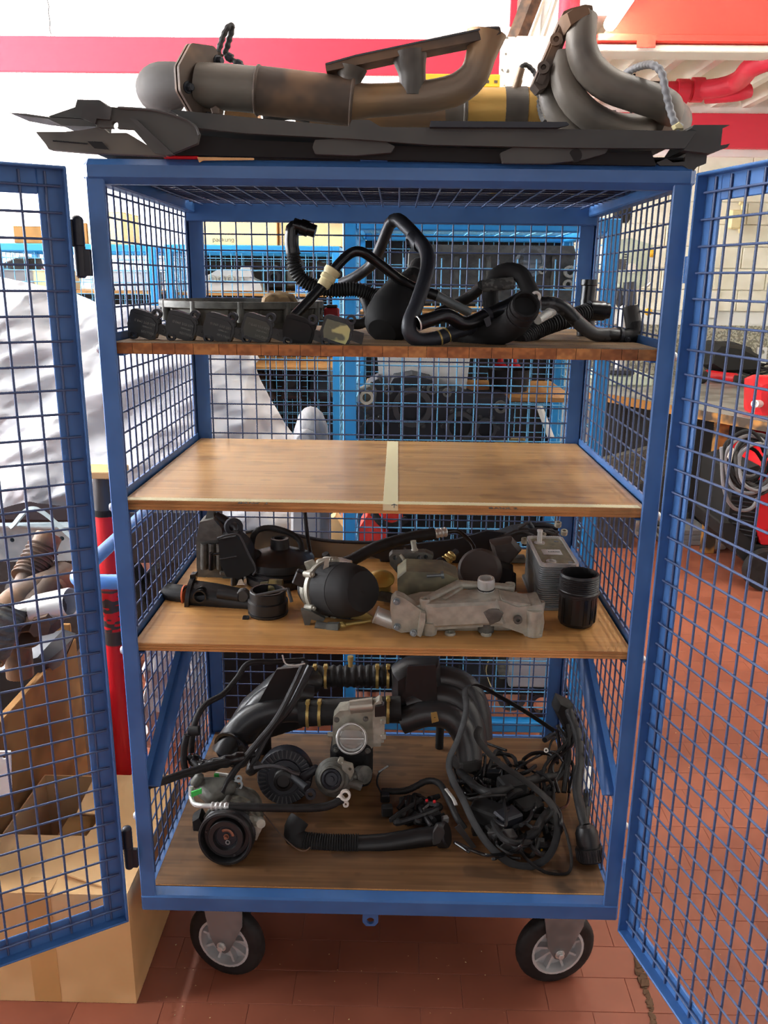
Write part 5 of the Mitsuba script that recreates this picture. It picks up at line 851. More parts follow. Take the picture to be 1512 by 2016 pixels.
# left plastic housing
k = thing('coolant_flange', 'black plastic coolant flange with an orange seal, left on the middle shelf', 'coolant pipe')
part(k, 'body', C(tp([(376, 1170, .27, .034), (420, 1176, .265, .034), (470, 1184, .255, .031), (505, 1190, .245, .026)], .03, 26), tp([(372, 1172, .27), (380, 1173, .27)], .044, 26)), BLK); part(k, 'nozzle', C(tp([(366, 1172, .275, .0225), (350, 1169, .28, .0225), (336, 1166, .285, .0215), (326, 1158, .29, .018)], .02, 22, hollow=True)), RUB); part(k, 'seal', tp([(363, 1172, .2745), (366, 1172, .274)], .0245, 26), M('orange_seal', lin(206, 96, 50), .5), label='orange seal ring')
c = Y(395, 1172, .232); part(k, 'port', C(ring(c, (0, -1, .05), .0155, .0125, .012, 26), ring(c+[0, .012, 0], (0, 1, 0), .0155, .0125, .02, 26)), BLKG); part(k, 'port_bore', cyl(c+[0, .004, 0], c+[0, .02, 0], .0126), M('bore_black', lin(6, 6, 6), .9, spec=.1))
part(k, 'branch', tp([(430, 1168, .232), (460, 1172, .226), (472, 1174, .223)], .0125, 18), BLK); c = Y(477, 1174, .215); part(k, 'plug_cap', C(cyl(c, c+[0, .02, 0], .0145, c=.002), bx(c[0]-.001, c[0]+.001, c[1]-.0005, c[1]+.002, c[2]-.007, c[2]+.007)), DGREY); part(k, 'tab', C(slab([(366, 1195), (378, 1198), (378, 1212), (367, 1210)], .25, .02, .002), slab([(374, 1132), (386, 1130), (384, 1150), (374, 1160)], .27, .02, .002)), BLKG); part(k, 'clip', bx(*(lambda c: (c[0]-.007, c[0]+.007, .16, .175, c[2]-.008, c[2]+.006))(Y(483, 1221, .16)), .001), BLK)
k = thing('stepped_ring', 'black plastic ring cap with stepped bands beside the coolant flange', 'ring'); c = Y(528, 1200, .2); cx = c[0]
part(k, 'cap', lathe((cx, .2, s3+.0005), (0, 0, 1), [(0, .044), (.003, .0455), (.006, .0455), (.007, .043), (.01, .043), (.011, .0455), (.032, .0455), (.034, .041), (.055, .041), (.057, .039), (.057, .034), (.02, .032), (.02, 0)], 44), BLK, 20); part(k, 'lever', C(tube([(cx-.02, .155, s3+.06), (cx+.05, .16, s3+.075)], .003, 6), tube([(cx+.048, .18, s3+.07), (cx+.058, .17, s3+.04)], .004, 8)), DGREY)
k = thing('brass_solenoid', 'dirty brass coloured solenoid lying behind the ring cap', 'solenoid'); part(k, 'body', C(tube([Y(515, 1158, .25), Y(530, 1156, .25)], .015, 18), tube([Y(530, 1155, .25), Y(556, 1156, .25)], .019, 18)), M('dirty_brass', mott(lin(150, 138, 92), lin(84, 80, 58), 50), .5, .5)); part(k, 'pin', cyl(Y(520, 1165, .235), Y(514, 1172, .23), .005), BLK)
k = thing('gear_actuator', 'grey cast actuator stack standing in the back left corner of the middle shelf', 'actuator'); y_ = .43
part(k, 'body', C(slab([(388, 1140), (386, 1075), (392, 1030), (404, 1022), (408, 1006), (420, 1006), (424, 1050), (448, 1058), (448, 1146)], y_, .1, .005), *[tube([Y(402+i*15, 1070, y_-.005), Y(402+i*15, 1120, y_-.008)], .009, 10) for i in range(3)], *[bx(Y(386, 0, y_)[0], Y(440, 0, y_)[0], y_-.014, y_+.01, Y(0, z, y_)[2]-.006, Y(0, z, y_)[2]+.006, .003) for z in (1068, 1092, 1118, 1138)], slab([(386, 1066), (392, 1028), (420, 1022), (436, 1040), (440, 1062)], y_-.02, .06, .004)), ALUD)
part(k, 'upper_arm', C(tube([Y(424, 1016, y_+.02), Y(452, 1032, y_+.02), Y(470, 1046, y_)], .014, 14), ring(Y(458, 1036, y_-.02), (.4, -1, .2), .022, .012, .02)), DARKM); part(k, 'fork', C(cyl(Y(416, 1088, .36), Y(416, 1122, .36), .005), cyl(Y(416, 1092, .36), Y(452, 1087, .36), .003)), BLKG)
part(k, 'foot', bx(Y(388, 0, y_)[0], Y(448, 0, y_)[0], y_-.01, y_+.1, s3+.001, Y(0, 1139, y_)[2], .004), ALUD)
k = thing('control_module', 'black box shaped control module with a raised lip, in front of the grey actuator', 'control unit'); y_ = .345
part(k, 'body', slab([(430, 1062), (464, 1056), (486, 1076), (505, 1122), (490, 1132), (470, 1140), (446, 1136), (434, 1112)], y_, .06, .003), BLKM); part(k, 'lip', tube([Y(q[0], q[1], y_-.003) for q in ((428, 1060), (450, 1053), (468, 1052), (476, 1062), (490, 1092), (504, 1120), (498, 1132))], .0028, 8), GUNM, label='raised metal lip'); part(k, 'rib', tube([Y(432, 1101, y_-.002), Y(466, 1095, y_-.002)], .0015, 6), GUNM); part(k, 'leg', C(cyl(Y(460, 1136, y_+.02), Y(460, 1152, y_+.02), .007), cyl((Y(470, 1136, y_+.04)[0], y_+.04, s3+.001), Y(470, 1130, y_+.04), .012)), BLK); part(k, 'tag', slab([(470, 1142), (476, 1140), (482, 1152), (466, 1152)], y_+.01, .002), WHITE, label='white paper tag')
k = thing('belt_tensioner', 'black round pulley with a raised neck behind the solenoid', 'pulley'); c = Y(552, 1128, .42); part(k, 'pulley', lathe((c[0], .42, s3+.001), (0, 0, 1), [(0, .085), (.02, .088), (.024, .082), (.03, .088), (.036, .082), (.042, .088), (.06, .086), (.075, .05), (.085, .024), (.11, .022), (.11, .014), (.09, .013), (.09, 0)], 40), BLK, 25); part(k, 'arm', hull((np.array([c[0]-.06, .40, s3+.07]), .018), (np.array([c[0]-.1, .36, s3+.05]), .013)), BLKM)
one('looped_hose', 'thin black hose bent into an arch at the back of the middle shelf', 'hose', tp([(500, 1130, .45), (497, 1100, .45), (496, 1068, .45), (505, 1046, .45), (530, 1039, .46), (562, 1046, .46), (586, 1060, .46), (594, 1078, .45), (594, 1100, .44)], .0075, 12), RUB)
one('black_rod', 'black metal rod standing between the shelves behind the air pump', 'rod', tube([Y(600, 1006, .5), Y(606, 1060, .48), Y(613, 1098, .46)], .005, 8), BLKG)
k = thing('metal_shield', 'wide curved grey metal shield along the back of the middle shelf', 'heat shield'); part(k, 'sheet', slab([(478, 1110), (484, 1050), (520, 1044), (560, 1050), (640, 1066), (740, 1070), (800, 1062), (830, 1090), (800, 1118), (600, 1118)], .60, .008, .003), M('shield', mott(lin(150, 142, 128), lin(110, 104, 96), 10), .4, .6)); part(k, 'edge', tp([(484, 1048, .6), (520, 1042, .6), (560, 1048, .6), (640, 1064, .6), (740, 1068, .6), (800, 1060, .6)], .005, 8), DARKM, label='dark rolled edge')
k = thing('suction_hose', 'long black hose with a silver crimp running along the back of the middle shelf', 'hose'); part(k, 'hose', tp([(655, 1116, .42), (690, 1104, .44), (740, 1078, .47), (800, 1060, .5), (855, 1050, .52)], .0155, 16), RUB); part(k, 'crimp', tp([(853, 1051, .52), (879, 1047, .53)], .0125, 16, wave=(.08, .01)), STEEL, label='silver crimp'); part(k, 'pipe', tp([(878, 1047, .53), (900, 1046, .53), (916, 1056, .52), (932, 1076, .5), (934, 1100, .48)], .0055, 10), BLKG); part(k, 'tail', tp([(640, 1090, .4), (650, 1108, .41), (665, 1114, .42)], .009, 10), RUB)
one('dark_guard_panel', 'dark plastic guard panel with a hole behind the small alloy bracket', 'panel', C(slab([(720, 1092), (760, 1078), (900, 1062), (960, 1045), (1000, 1050), (980, 1085), (900, 1100), (750, 1102)], .56, .01, .003, [(797, 1080, .004)]), bx(Y(760, 0, .56)[0], Y(960, 0, .56)[0], .57, .6, s3+.001, Y(0, 1080, .57)[2], .003)), DARKM)
k = thing('vacuum_valve', 'yellow zinc mushroom shaped valve beside the air pump', 'valve'); a = Y(750, 1160, .3); u = np.array([.02, -.38, .92]); u /= np.linalg.norm(u)
part(k, 'body', lathe(a-u*.02, u, [(0, .008), (.012, .01), (.012, .026), (.018, .026), (.02, .0235), (.04, .0225), (.046, .027)], 30), GOLD); part(k, 'cap', lathe(a+u*.026, u, [(0, .027), (.006, .0315), (.009, .0315), (.012, .027), (.017, .02), (.019, .012), (.019, 0)], 36), BRASS, label='golden cap'); part(k, 'stalk', cyl(a-u*.02, (a-u*.05), .009), GOLD); part(k, 'bracket', slab([(728, 1172), (752, 1164), (775, 1172), (778, 1188), (740, 1182)], .27, .012, .001), ALUD); part(k, 'pillar', cyl((a[0], .34, s3+.001), (a[0], .33, a[2]-.05), .014), ALUD)
k = thing('alloy_water_flange', 'grey alloy bracket frame with an upright nipple in the middle of the shelf', 'bracket'); y_ = .32
part(k, 'frame', C(slab([(766, 1096), (772, 1090), (838, 1088), (854, 1094), (852, 1100), (828, 1126), (815, 1132), (785, 1132), (768, 1112)], y_, .03, .002, [(778, 1098, .006), (790, 1118, .012), (812, 1112, .012), (826, 1098, .006), (838, 1096, .005)])), ALUD); part(k, 'nipple', lathe(Y(818, 1094, y_+.02), Y(813, 1062, y_+.02)-Y(818, 1094, y_+.02), [(0, .0075), (.012, .0075), (.012, .0085), (.016, .0085), (.018, .0065), (.032, .0065), (.034, .0075), (.038, .007), (.038, .0045)], 18), ALU); part(k, 'strut', C(tube([Y(834, 1112, y_), Y(846, 1130, y_-.02)], .006), tube([Y(788, 1092, y_), Y(812, 1125, y_-.01)], .004)), ALU)
k = thing('alloy_pump_body', 'oil stained alloy pump body behind the long housing', 'pump body'); part(k, 'body', C(slab([(784, 1190), (782, 1140), (800, 1125), (875, 1128), (905, 1142), (896, 1168), (830, 1180), (815, 1192)], .2, .09, .005), hull((Y(880, 1140, .22), .015), (Y(845, 1138, .22), .018))), M('oily_alloy', mott(lin(142, 138, 112), lin(112, 109, 92), 30, .25, .75), .5, .4)); part(k, 'base', bx(Y(790, 0, .21)[0], Y(890, 0, .21)[0], .215, .28, s3+.001, Y(0, 1180, .21)[2], .006), ALUD); part(k, 'bolt', C(cyl(Y(840, 1134, .2), Y(870, 1132, .2), .004), cyl(Y(868, 1132, .2), Y(874, 1131, .2), .009)), ZINC)
k = thing('crimped_hose_end', 'black hose end with a golden crimp fitting left of the round rubber disc', 'hose'); part(k, 'hose', tp([(836, 1128, .36), (855, 1118, .38), (872, 1108, .4)], .017, 16), RUB); part(k, 'crimp', tp([(868, 1110, .4), (892, 1092, .42)], .0125, 16, wave=(.1, .011)), GOLD, label='golden crimp'); part(k, 'nut', tp([(890, 1093, .42), (900, 1086, .43)], .009, 6), DARKM)
one('rubber_disc_mount', 'round brown black rubber disc mount in front of the timing cover', 'mount', C(lathe(Y(946, 1125, .36), (-.25, -.8, .5), [(0, .05), (.012, .055), (.022, .053), (.03, .045), (.03, 0)], 36), bx(*(lambda c: (c[0]-.03, c[0]+.05, .385, .43, s3+.001, c[2]+.01))(Y(960, 1120, .38)), .01), blob([(965, 1070), (1010, 1062), (1030, 1085), (1000, 1120), (975, 1105)], .4, .05)), M('brown_rubber', lin(58, 50, 46), .6))
one('black_lump_part', 'black knobbly plastic part between the rubber disc and the oil cooler', 'plastic part', C(blob([(975, 1140), (985, 1110), (1012, 1118), (1014, 1150), (990, 1160)], .36, .04), cyl((Y(1000, 1160, .38)[0], .38, s3+.001), Y(1000, 1130, .38), .02)), BLKM)
k = thing('timing_cover', 'open ribbed alloy timing cover in the back right corner of the middle shelf', 'engine cover'); y_ = .56
part(k, 'frame', C(slab([(962, 1088), (966, 1064), (1012, 1046), (1040, 1042), (1090, 1044), (1108, 1062), (1112, 1088), (1092, 1094), (1086, 1072), (1040, 1064), (1010, 1068), (990, 1094)], y_, .06, .002), tube([Y(966, 1068, y_), Y(1014, 1048, y_), Y(1040, 1044, y_)], .008), *[tube([Y(a, b, y_-.004), Y(c, d, y_-.004)], .0045, 8) for a, b, c, d in ((1030, 1046, 1052, 1056), (1072, 1046, 1094, 1052), (1075, 1060, 1100, 1046), (1020, 1040, 1040, 1028), (975, 1080, 1010, 1076))]), GUNM)
part(k, 'base', bx(Y(970, 0, y_)[0], Y(1105, 0, y_)[0], y_+.015, y_+.05, s3+.001, Y(0, 1085, y_)[2], .003), ALUD); part(k, 'arm', C(tube([Y(1045, 1034, y_+.03), Y(1075, 1034, y_+.03), Y(1098, 1040, y_+.03)], .007), tube([Y(1040, 1028, y_+.02), Y(1050, 1042, y_+.02)], .007)), DARKM)
for q in ((1032, 1068), (1068, 1058), (1098, 1036), (1110, 1052)): part(k, 'boss', ring(Y(q[0], q[1], y_-.01), (0, -.3, 1), .009, .005, .012, 16), ALU)
# ---------------------------------------------------------------- bottom board
s4 = SZ[3]
k = thing('air_con_compressor', 'dirty alloy compressor with a big black belt pulley, front left of the bottom board', 'compressor'); c = Y(444, 1650, .115); d = np.array([-.06, -.97, .17]); d /= np.linalg.norm(d); v1, v2, _ = frame(d)
part(k, 'pulley', lathe(c-d*.03, d, [(0, .05), (0, .064), (.003, .066), (.006, .063), (.009, .066), (.012, .063), (.015, .066), (.018, .063), (.021, .066), (.03, .066), (.036, .064), (.037, .059), (.03, .056), (.018, .054), (.018, .045), (.03, .043), (.032, .041), (.032, .03), (.026, .027), (.02, .026), (.02, 0)], 56), BLK, 25, label='black belt pulley')
part(k, 'hub_plate', lathe(c-d*.012, d, [(0, .03), (.006, .029), (.007, .026), (.003, .024), (.003, 0)], 36), DARKM); part(k, 'centre_bolt', bolt(c-d*.008, d, .0045, .007), COPPER); part(k, 'copper_arc', rings(np.array([c-d*.006+(v1*math.cos(t)+v2*math.sin(t))*.0165 for t in np.linspace(.15, 2.2, 16)]), [v1*math.cos(t)+v2*math.sin(t) for t in np.linspace(.15, 2.2, 16)], [d]*16, [.0035]*16, [.001]*16, 8), COPPER, label='copper coloured arc'); part(k, 'hub_bolt', ring(c-d*.008+v1*.004-v2*.013, d, .006, .003, .003, 14), ZINC)
for t in (.9, 3.0, 5.1): part(k, 'rivet', cyl(c-d*.012+(v1*math.cos(t)+v2*math.sin(t))*.05, c-d*.010+(v1*math.cos(t)+v2*math.sin(t))*.05, .003, n=10), GUNM)
b = c-d*.03; part(k, 'body', lathe(b, -d, [(0, .03), (.005, .056), (.03, .06), (.032, .063), (.045, .063), (.047, .058), (.1, .056), (.102, .06), (.115, .06), (.12, .052), (.15, .048), (.16, .03), (.16, 0)], 40), M('grimy_alloy', mott(lin(140, 138, 124), lin(92, 91, 82), 46, .3, .7), .55, .35))
for t in np.arange(7)*.9: part(k, 'lug', C(cyl(b-d*.01+(v1*math.cos(t)+v2*math.sin(t))*.062, b-d*.05+(v1*math.cos(t)+v2*math.sin(t))*.062, .009, n=12), bolt(b-d*.008+(v1*math.cos(t)+v2*math.sin(t))*.062, d, .0045)), ALUD)
part(k, 'ear', C(hull((Y(512, 1620, .14), .011), (Y(490, 1612, .17), .014)), cyl(Y(514, 1622, .125), Y(512, 1616, .15), .0105), slab([(490, 1612), (520, 1622), (505, 1655), (494, 1650)], .14, .012)), ALU); part(k, 'side_plug', blob([(376, 1615), (392, 1605), (404, 1625), (396, 1642), (378, 1640)], .15, .04), BLKM)
part(k, 'manifold_block', C(hull((Y(396, 1548, .25), .022), (Y(450, 1550, .25), .024), (Y(420, 1570, .22), .022)), hull((Y(386, 1540, .24), .014), (Y(392, 1530, .24), .012)), hull((Y(470, 1560, .25), .02), (Y(495, 1580, .24), .022))), ALUD)
k = thing('air_con_hose', 'black air conditioning hose with a silver crimped bend and white end fitting across the compressor', 'hose'); part(k, 'silver_bend', tp([(376, 1548, .2), (376, 1568, .19), (382, 1582, .17), (396, 1586, .155), (418, 1587, .15)], .006, 14), STEEL, label='bare silver bend'); part(k, 'crimp', tp([(416, 1587, .15), (452, 1588, .15)], .0095, 16, wave=(.09, .011)), STEEL); part(k, 'hose', tp([(450, 1588, .15), (520, 1590, .16), (590, 1591, .18), (640, 1588, .2), (674, 1574, .22)], .0098, 16), RUB); part(k, 'end_fitting', C(ring(Y(680, 1564, .222), (0, -1, .3), .0135, .008, .012), ring(Y(681, 1582, .222), (0, -1, .3), .0075, .003, .008), tp([(668, 1576, .22), (676, 1568, .224)], .011, 14)), WHITE, label='white end fitting')
k = thing('service_port', 'silver double ring hose fitting with a green tape mark above the compressor', 'fitting'); part(k, 'pipe', tp([(425, 1524, .29), (448, 1527, .28), (462, 1530, .27)], .006, 12), STEEL); a = Y(468, 1545, .255); b2 = Y(470, 1533, .26); part(k, 'rings', C(ring(a, (.1, -.8, .5), .0135, .0085, .012, 24), ring(b2, (.1, -.8, .5), .009, .004, .011, 18)), ZINC); part(k, 'green_tape', tp([(424, 1526, .289), (433, 1526, .286)], .007, 12), GREENT, label='green tape')
one('green_strip', 'bright green tape strip on the left of the compressor', 'tape', slab([(376, 1560), (396, 1553), (397, 1562), (377, 1570)], .18, .004), GREENT)
k = thing('alternator', 'dark alternator with a finned vent ring and small pulley behind the compressor', 'alternator'); c = Y(560, 1512, .36); c[2] = s4+.074; d = np.array([.05, -.94, .3]); d /= np.linalg.norm(d); v1, v2, _ = frame(d)
part(k, 'housing', lathe(c, -d, [(-.005, .02), (-.005, .044), (0, .046), (.0, .07), (.006, .073), (.05, .073), (.08, .06), (.085, 0)], 40), DARKM)
for i in range(34): t = i*2*math.pi/34; part(k, 'fin', hullp([c+(v1*math.cos(t+w)+v2*math.sin(t+w))*r+d*z for r, w in ((.05, .03), (.05, -.03), (.07, .03), (.07, -.03)) for z in (0, .006)]), GUNM)
part(k, 'pulley', lathe(c+d*.004, d, [(0, .03), (.01, .028), (.012, .024)]+[(.014+.003*i, .026 if i % 2 else .0235) for i in range(8)]+[(.04, .025), (.042, .018), (.034, .016), (.034, 0)], 32), BLK); part(k, 'ear', hull((c+v1*.08+v2*.02, .012), (c+v1*.05, .014)), DARKM); part(k, 'bolt_eye', C(ring(Y(612, 1562, .27), (0, -1, .3), .013, .0065, .012), tube([Y(604, 1552, .285), Y(575, 1530, .33)], .01)), DARKM); part(k, 'strap', tp([(500, 1512, .27), (530, 1508, .27), (560, 1512, .26), (575, 1520, .26), (590, 1524, .26)], .005, 8), GUNM)
k = thing('vacuum_pump', 'round alloy vacuum pump with a dark bearing centre below the throttle body', 'pump'); c = Y(655, 1532, .33); d = np.array([-.12, -.9, .42]); d /= np.linalg.norm(d)
part(k, 'housing', lathe(c-d*.03, d, [(0, .04), (0, .05), (.012, .051), (.016, .048), (.02, .043), (.03, .042), (.034, .036), (.05, .033), (.052, .028), (.046, .026), (.046, 0)], 40), ALUD); part(k, 'bearing', C(lathe(c+d*.016, d, [(0, .026), (.004, .0255), (.006, .02), (.002, .016), (.002, 0)], 28), cyl(c+d*.016, c+d*.026, .0075)), DARKM); part(k, 'ear', slab([(672, 1502), (694, 1508), (697, 1520), (690, 1535), (676, 1530)], .33, .014, .002, [(689, 1514, .0045)]), ALU); part(k, 'ear', slab([(664, 1502), (668, 1494), (676, 1496), (676, 1508)], .34, .012, .002), ALU); part(k, 'stub', C(tube([Y(685, 1540, .34), Y(712, 1548, .34)], .012, 14), lathe(Y(715, 1525, .37), (.6, -.7, .3), [(-.02, .02), (0, .024), (.008, .024), (.012, .018), (.012, 0)], 24), tube([Y(690, 1530, .36), Y(715, 1525, .37)], .014)), ALUD); part(k, 'back', hull((c-d*.04, .035), (np.array([c[0], c[1]+.06, s4+.03]), .029)), BLKM)
k = thing('throttle_body', 'bright alloy throttle body with its round flap showing, standing on a black base', 'throttle body'); y_ = .40; c = Y(692, 1454, y_); d = np.array([.02, -.86, .5]); d /= np.linalg.norm(d)
part(k, 'bore', lathe(c-d*.05, d, [(0, .036), (.03, .0375), (.04, .0375), (.042, .041), (.05, .042), (.052, .0395), (.066, .0395), (.068, .0385), (.068, .0365), (.02, .0335), (.02, .03)], 44), STEEL); v1, v2, _ = frame(d)
part(k, 'flap', (lambda dn: lathe(c-d*.02, dn, [(0, .031), (.0015, .0315), (.003, .031), (.003, 0)], 36))(d*math.cos(.5)+v2*math.sin(.5)), STEEL, label='bright round flap'); part(k, 'flap_shaft', tube([c-d*.017+v1*.033, c-d*.017-v1*.033], .003, 10), STEEL)
part(k, 'body', C(slab([(656, 1412), (668, 1400), (740, 1392), (752, 1400), (750, 1470), (735, 1470), (722, 1485), (664, 1482), (654, 1470)], y_+.035, .05, .004)), ALU); a, b = Y(690, 1392, y_-.005), Y(736, 1386, y_-.005); part(k, 'motor', C(lathe(a, b-a, [(-.006, .01), (0, .0175), (.052, .0185), (.06, .0185)], 24)), M('satin_alloy', lin(176, 172, 158), .4, .6)); part(k, 'gear_cover', C(slab([(734, 1388), (748, 1378), (756, 1398), (758, 1412), (756, 1462), (736, 1464), (734, 1430)], y_-.02, .03, .002), *[bx(*(lambda q: (q[0]-.006, q[0]+.008, y_-.026, y_-.004, q[2]-.006, q[2]+.006))(Y(754, z, y_-.02)), .002) for z in (1420, 1450)]), ALU); part(k, 'connector', slab([(738, 1392), (758, 1388), (760, 1410), (738, 1412)], y_-.03, .02, .002), BLK)
for q in ((663, 1417), (661, 1476), (720, 1415), (724, 1478)): part(k, 'screw', bolt(Y(*q, y_-.002), (0, -1, .2), .005), ALUD)
part(k, 'side_stub', tube([Y(655, 1446, y_+.01), Y(645, 1446, y_+.01)], .007, 12), ALU)
one('pump_base', 'black rounded base block carrying the throttle body', 'base', C(hull(*[(np.array([x, y, z]), .025) for x in (c[0]-.035, c[0]+.03) for y in (.44, .5) for z in (s4+.026, c[2]-.06)])), BLKM)
# intake manifold
k = thing('intake_manifold', 'big black plastic intake manifold lying across the back of the floor board', 'intake manifold')
MAN = M('manifold_plastic', lin(44, 45, 46), .33)
for i, (dx, dy_) in enumerate(((0, 0), (38, -34), (84, -62))):
    part(k, 'left_runner', tp([(606+dx*.2, 1398+dy_*.9, .52+.035*i, .035), (556+dx*.6, 1396+dy_*.9, .51+.035*i, .037), (500+dx*.8, 1412+dy_, .5+.035*i, .038), (462+dx*.9, 1448+dy_, .48+.035*i, .038), (440+dx, 1484+dy_, .46+.035*i, .036)], .036, 20, hollow=True), MAN)
part(k, 'left_plenum', blob([(424, 1484), (436, 1450), (470, 1396), (520, 1352), (566, 1316), (604, 1314), (600, 1440), (520, 1452), (470, 1478), (436, 1492)], .56, .09), MAN, 80); part(k, 'left_plate', slab([(500, 1398), (545, 1318), (606, 1312), (600, 1360), (520, 1392)], .5, .012, .003), BLK)
part(k, 'left_mouth', lathe(Y(462, 1472, .45), (-.35, -.8, -.1), [(0, .05), (.012, .056), (.016, .056), (.016, .048), (0, .044), (0, 0)], 36), BLKG)
for i in range(3):
    part(k, 'right_runner', tp([(790+14*i, 1420-34*i, .50+.04*i, .036), (842+14*i, 1404-34*i, .50+.04*i, .037), (888+14*i, 1412-30*i, .49+.04*i, .037), (916+12*i, 1448-24*i, .47+.04*i, .036), (926+10*i, 1496-20*i, .44+.04*i, .034)], .036, 20), MAN)
part(k, 'right_plenum', blob([(770, 1330), (800, 1312), (866, 1312), (872, 1350), (862, 1420), (780, 1436), (772, 1420)], .52, .1), BLK); part(k, 'right_cover', slab([(802, 1312), (858, 1310), (862, 1396), (798, 1362)], .5, .01, .003), BLK); part(k, 'tag', slab([(848, 1404), (860, 1402), (864, 1420), (850, 1424)], .43, .003, .001, [(856, 1413, .002)]), GOLD, label='small brass tag')
part(k, 'lower_tube', tp([(590, 1405, .5), (680, 1400, .5), (790, 1396, .5)], .036, 24), RUB); part(k, 'upper_bellows', tp([(598, 1334, .6), (640, 1332, .6), (700, 1331, .6), (790, 1330, .6)], .031, 24, wave=(.06, .02)), RUB)
for x, p, q in ((607, 1404, .5), (630, 1403, .5), (748, 1398, .5), (764, 1397, .5)): cc = Y(x, p, q); part(k, 'hose_clamp', C(lathe(cc-[.004, 0, 0], (1, 0, 0), [(0, .0365), (0, .0385), (.008, .0385), (.008, .0365)], 36), bx(cc[0]-.006, cc[0]+.006, cc[1]-.02, cc[1]-.002, cc[2]+.034, cc[2]+.044, .002)), GOLD, label='gold coloured hose clamp')
for x in (621, 642, 743, 764): cc = Y(x, 1332, .6); part(k, 'hose_clamp', C(lathe(cc-[.004, 0, 0], (1, 0, 0), [(0, .0325), (0, .0345), (.008, .0345), (.008, .0325)], 32), bx(cc[0]-.006, cc[0]+.006, cc[1]-.02, cc[1]-.002, cc[2]+.03, cc[2]+.042, .002)), GOLD, label='gold coloured hose clamp')
part(k, 'foot', cyl((Y(520, 1440, .6)[0], .6, s4+.001), (Y(520, 1440, .6)[0], .6, s4+.1), .02), BLKM); part(k, 'foot', cyl((Y(866, 1440, .64)[0], .64, s4+.001), (Y(866, 1440, .64)[0], .64, s4+.14), .012), BLKM)
# hoses at the left
one('vent_hose', 'thin black hose curving down the left back of the floor bay', 'hose', C(tp([(600, 1300, .5), (540, 1303, .48), (490, 1306, .46), (466, 1336, .44), (440, 1366, .4), (406, 1386, .36), (388, 1412, .33), (380, 1442, .32), (376, 1480, .32)], .0078, 12), tp([(372, 1440, .31), (392, 1438, .31)], .0125, 12)), RUB)
one('left_drop_hose', 'short black hose dropping down beside the left mesh', 'hose', tp([(368, 1446, .3), (362, 1480, .29), (364, 1512, .28), (378, 1524, .27), (392, 1512, .27), (372, 1490, .3)], .0085, 12), RUB)
one('protruding_hose', 'black hose poking out through the left mesh above the cardboard box', 'hose', tp([(284, 1547, .05), (320, 1538, .1), (360, 1524, .16), (420, 1506, .24), (470, 1494, .3), (500, 1484, .32)], .0095, 12), RUB)
one('wrapped_pipe', 'shiny taped black pipe above the compressor', 'pipe', tp([(380, 1494, .3), (400, 1508, .28), (440, 1500, .28), (480, 1490, .3)], .0155, 14, wave=(.08, .03)), BLKG)
for i, (P, r, lab) in enumerate((([(600, 1304, .44), (578, 1352, .4), (545, 1415, .36), (505, 1465, .32), (462, 1518, .27), (436, 1562, .22)], .0085, 'left of two long black bars slanting down from the middle shelf to the compressor'), ([(612, 1312, .45), (570, 1392, .4), (535, 1432, .37), (508, 1480, .33), (492, 1518, .3), (510, 1506, .29)], .0115, 'right of two long black bars slanting down to the alternator'))): one('strut_bar', lab, 'bar', tp(P, r, 10), BLK)
one('bright_hook', 'thin bright wire hook hanging under the middle shelf', 'hook', tp([(556, 1290, .4), (562, 1306, .4), (578, 1310, .4), (600, 1306, .42)], .0022, 8), STEEL)
one('yellow_tip_valve', 'small blue and yellow valve end at the back under the middle shelf', 'valve', C(cyl(Y(690, 1292, .55), Y(690, 1300, .55), .008), cyl(Y(690, 1300, .55), Y(690, 1312, .55), .0065)), GOLD)
one('thin_wire', 'thin brown wire curling from the compressor to the ribbed hose', 'wire', tp([(515, 1596, .2), (530, 1615, .19), (555, 1645, .165), (580, 1668, .145), (598, 1676, .135), (611, 1668, .14)], .0016, 6), RUST)
k = thing('air_intake_hose', 'black air hose with a ribbed half and round cap, front of the bottom board', 'hose'); part(k, 'elbow', tp([(590, 1612, .235), (580, 1630, .22), (582, 1650, .205), (600, 1660, .195)], .026, 20), RUB); part(k, 'ribbed_part', tp([(596, 1660, .195), (650, 1664, .19), (706, 1664, .19)], .0255, 22, wave=(.07, .0062)), RUB); part(k, 'tube', tp([(702, 1664, .19), (760, 1660, .19), (820, 1650, .2), (868, 1644, .205)], .0235, 22), BLK); a = Y(868, 1644, .2); part(k, 'cap', lathe(a, Y(890, 1642, .19)-Y(850, 1646, .205), [(-.008, .024), (-.006, .03), (.014, .031), (.018, .027), (.018, 0)], 30), BLK); part(k, 'wing', C(slab([(853, 1640), (862, 1626), (876, 1640), (866, 1660), (852, 1664)], .165, .01, .002)), DGREY)
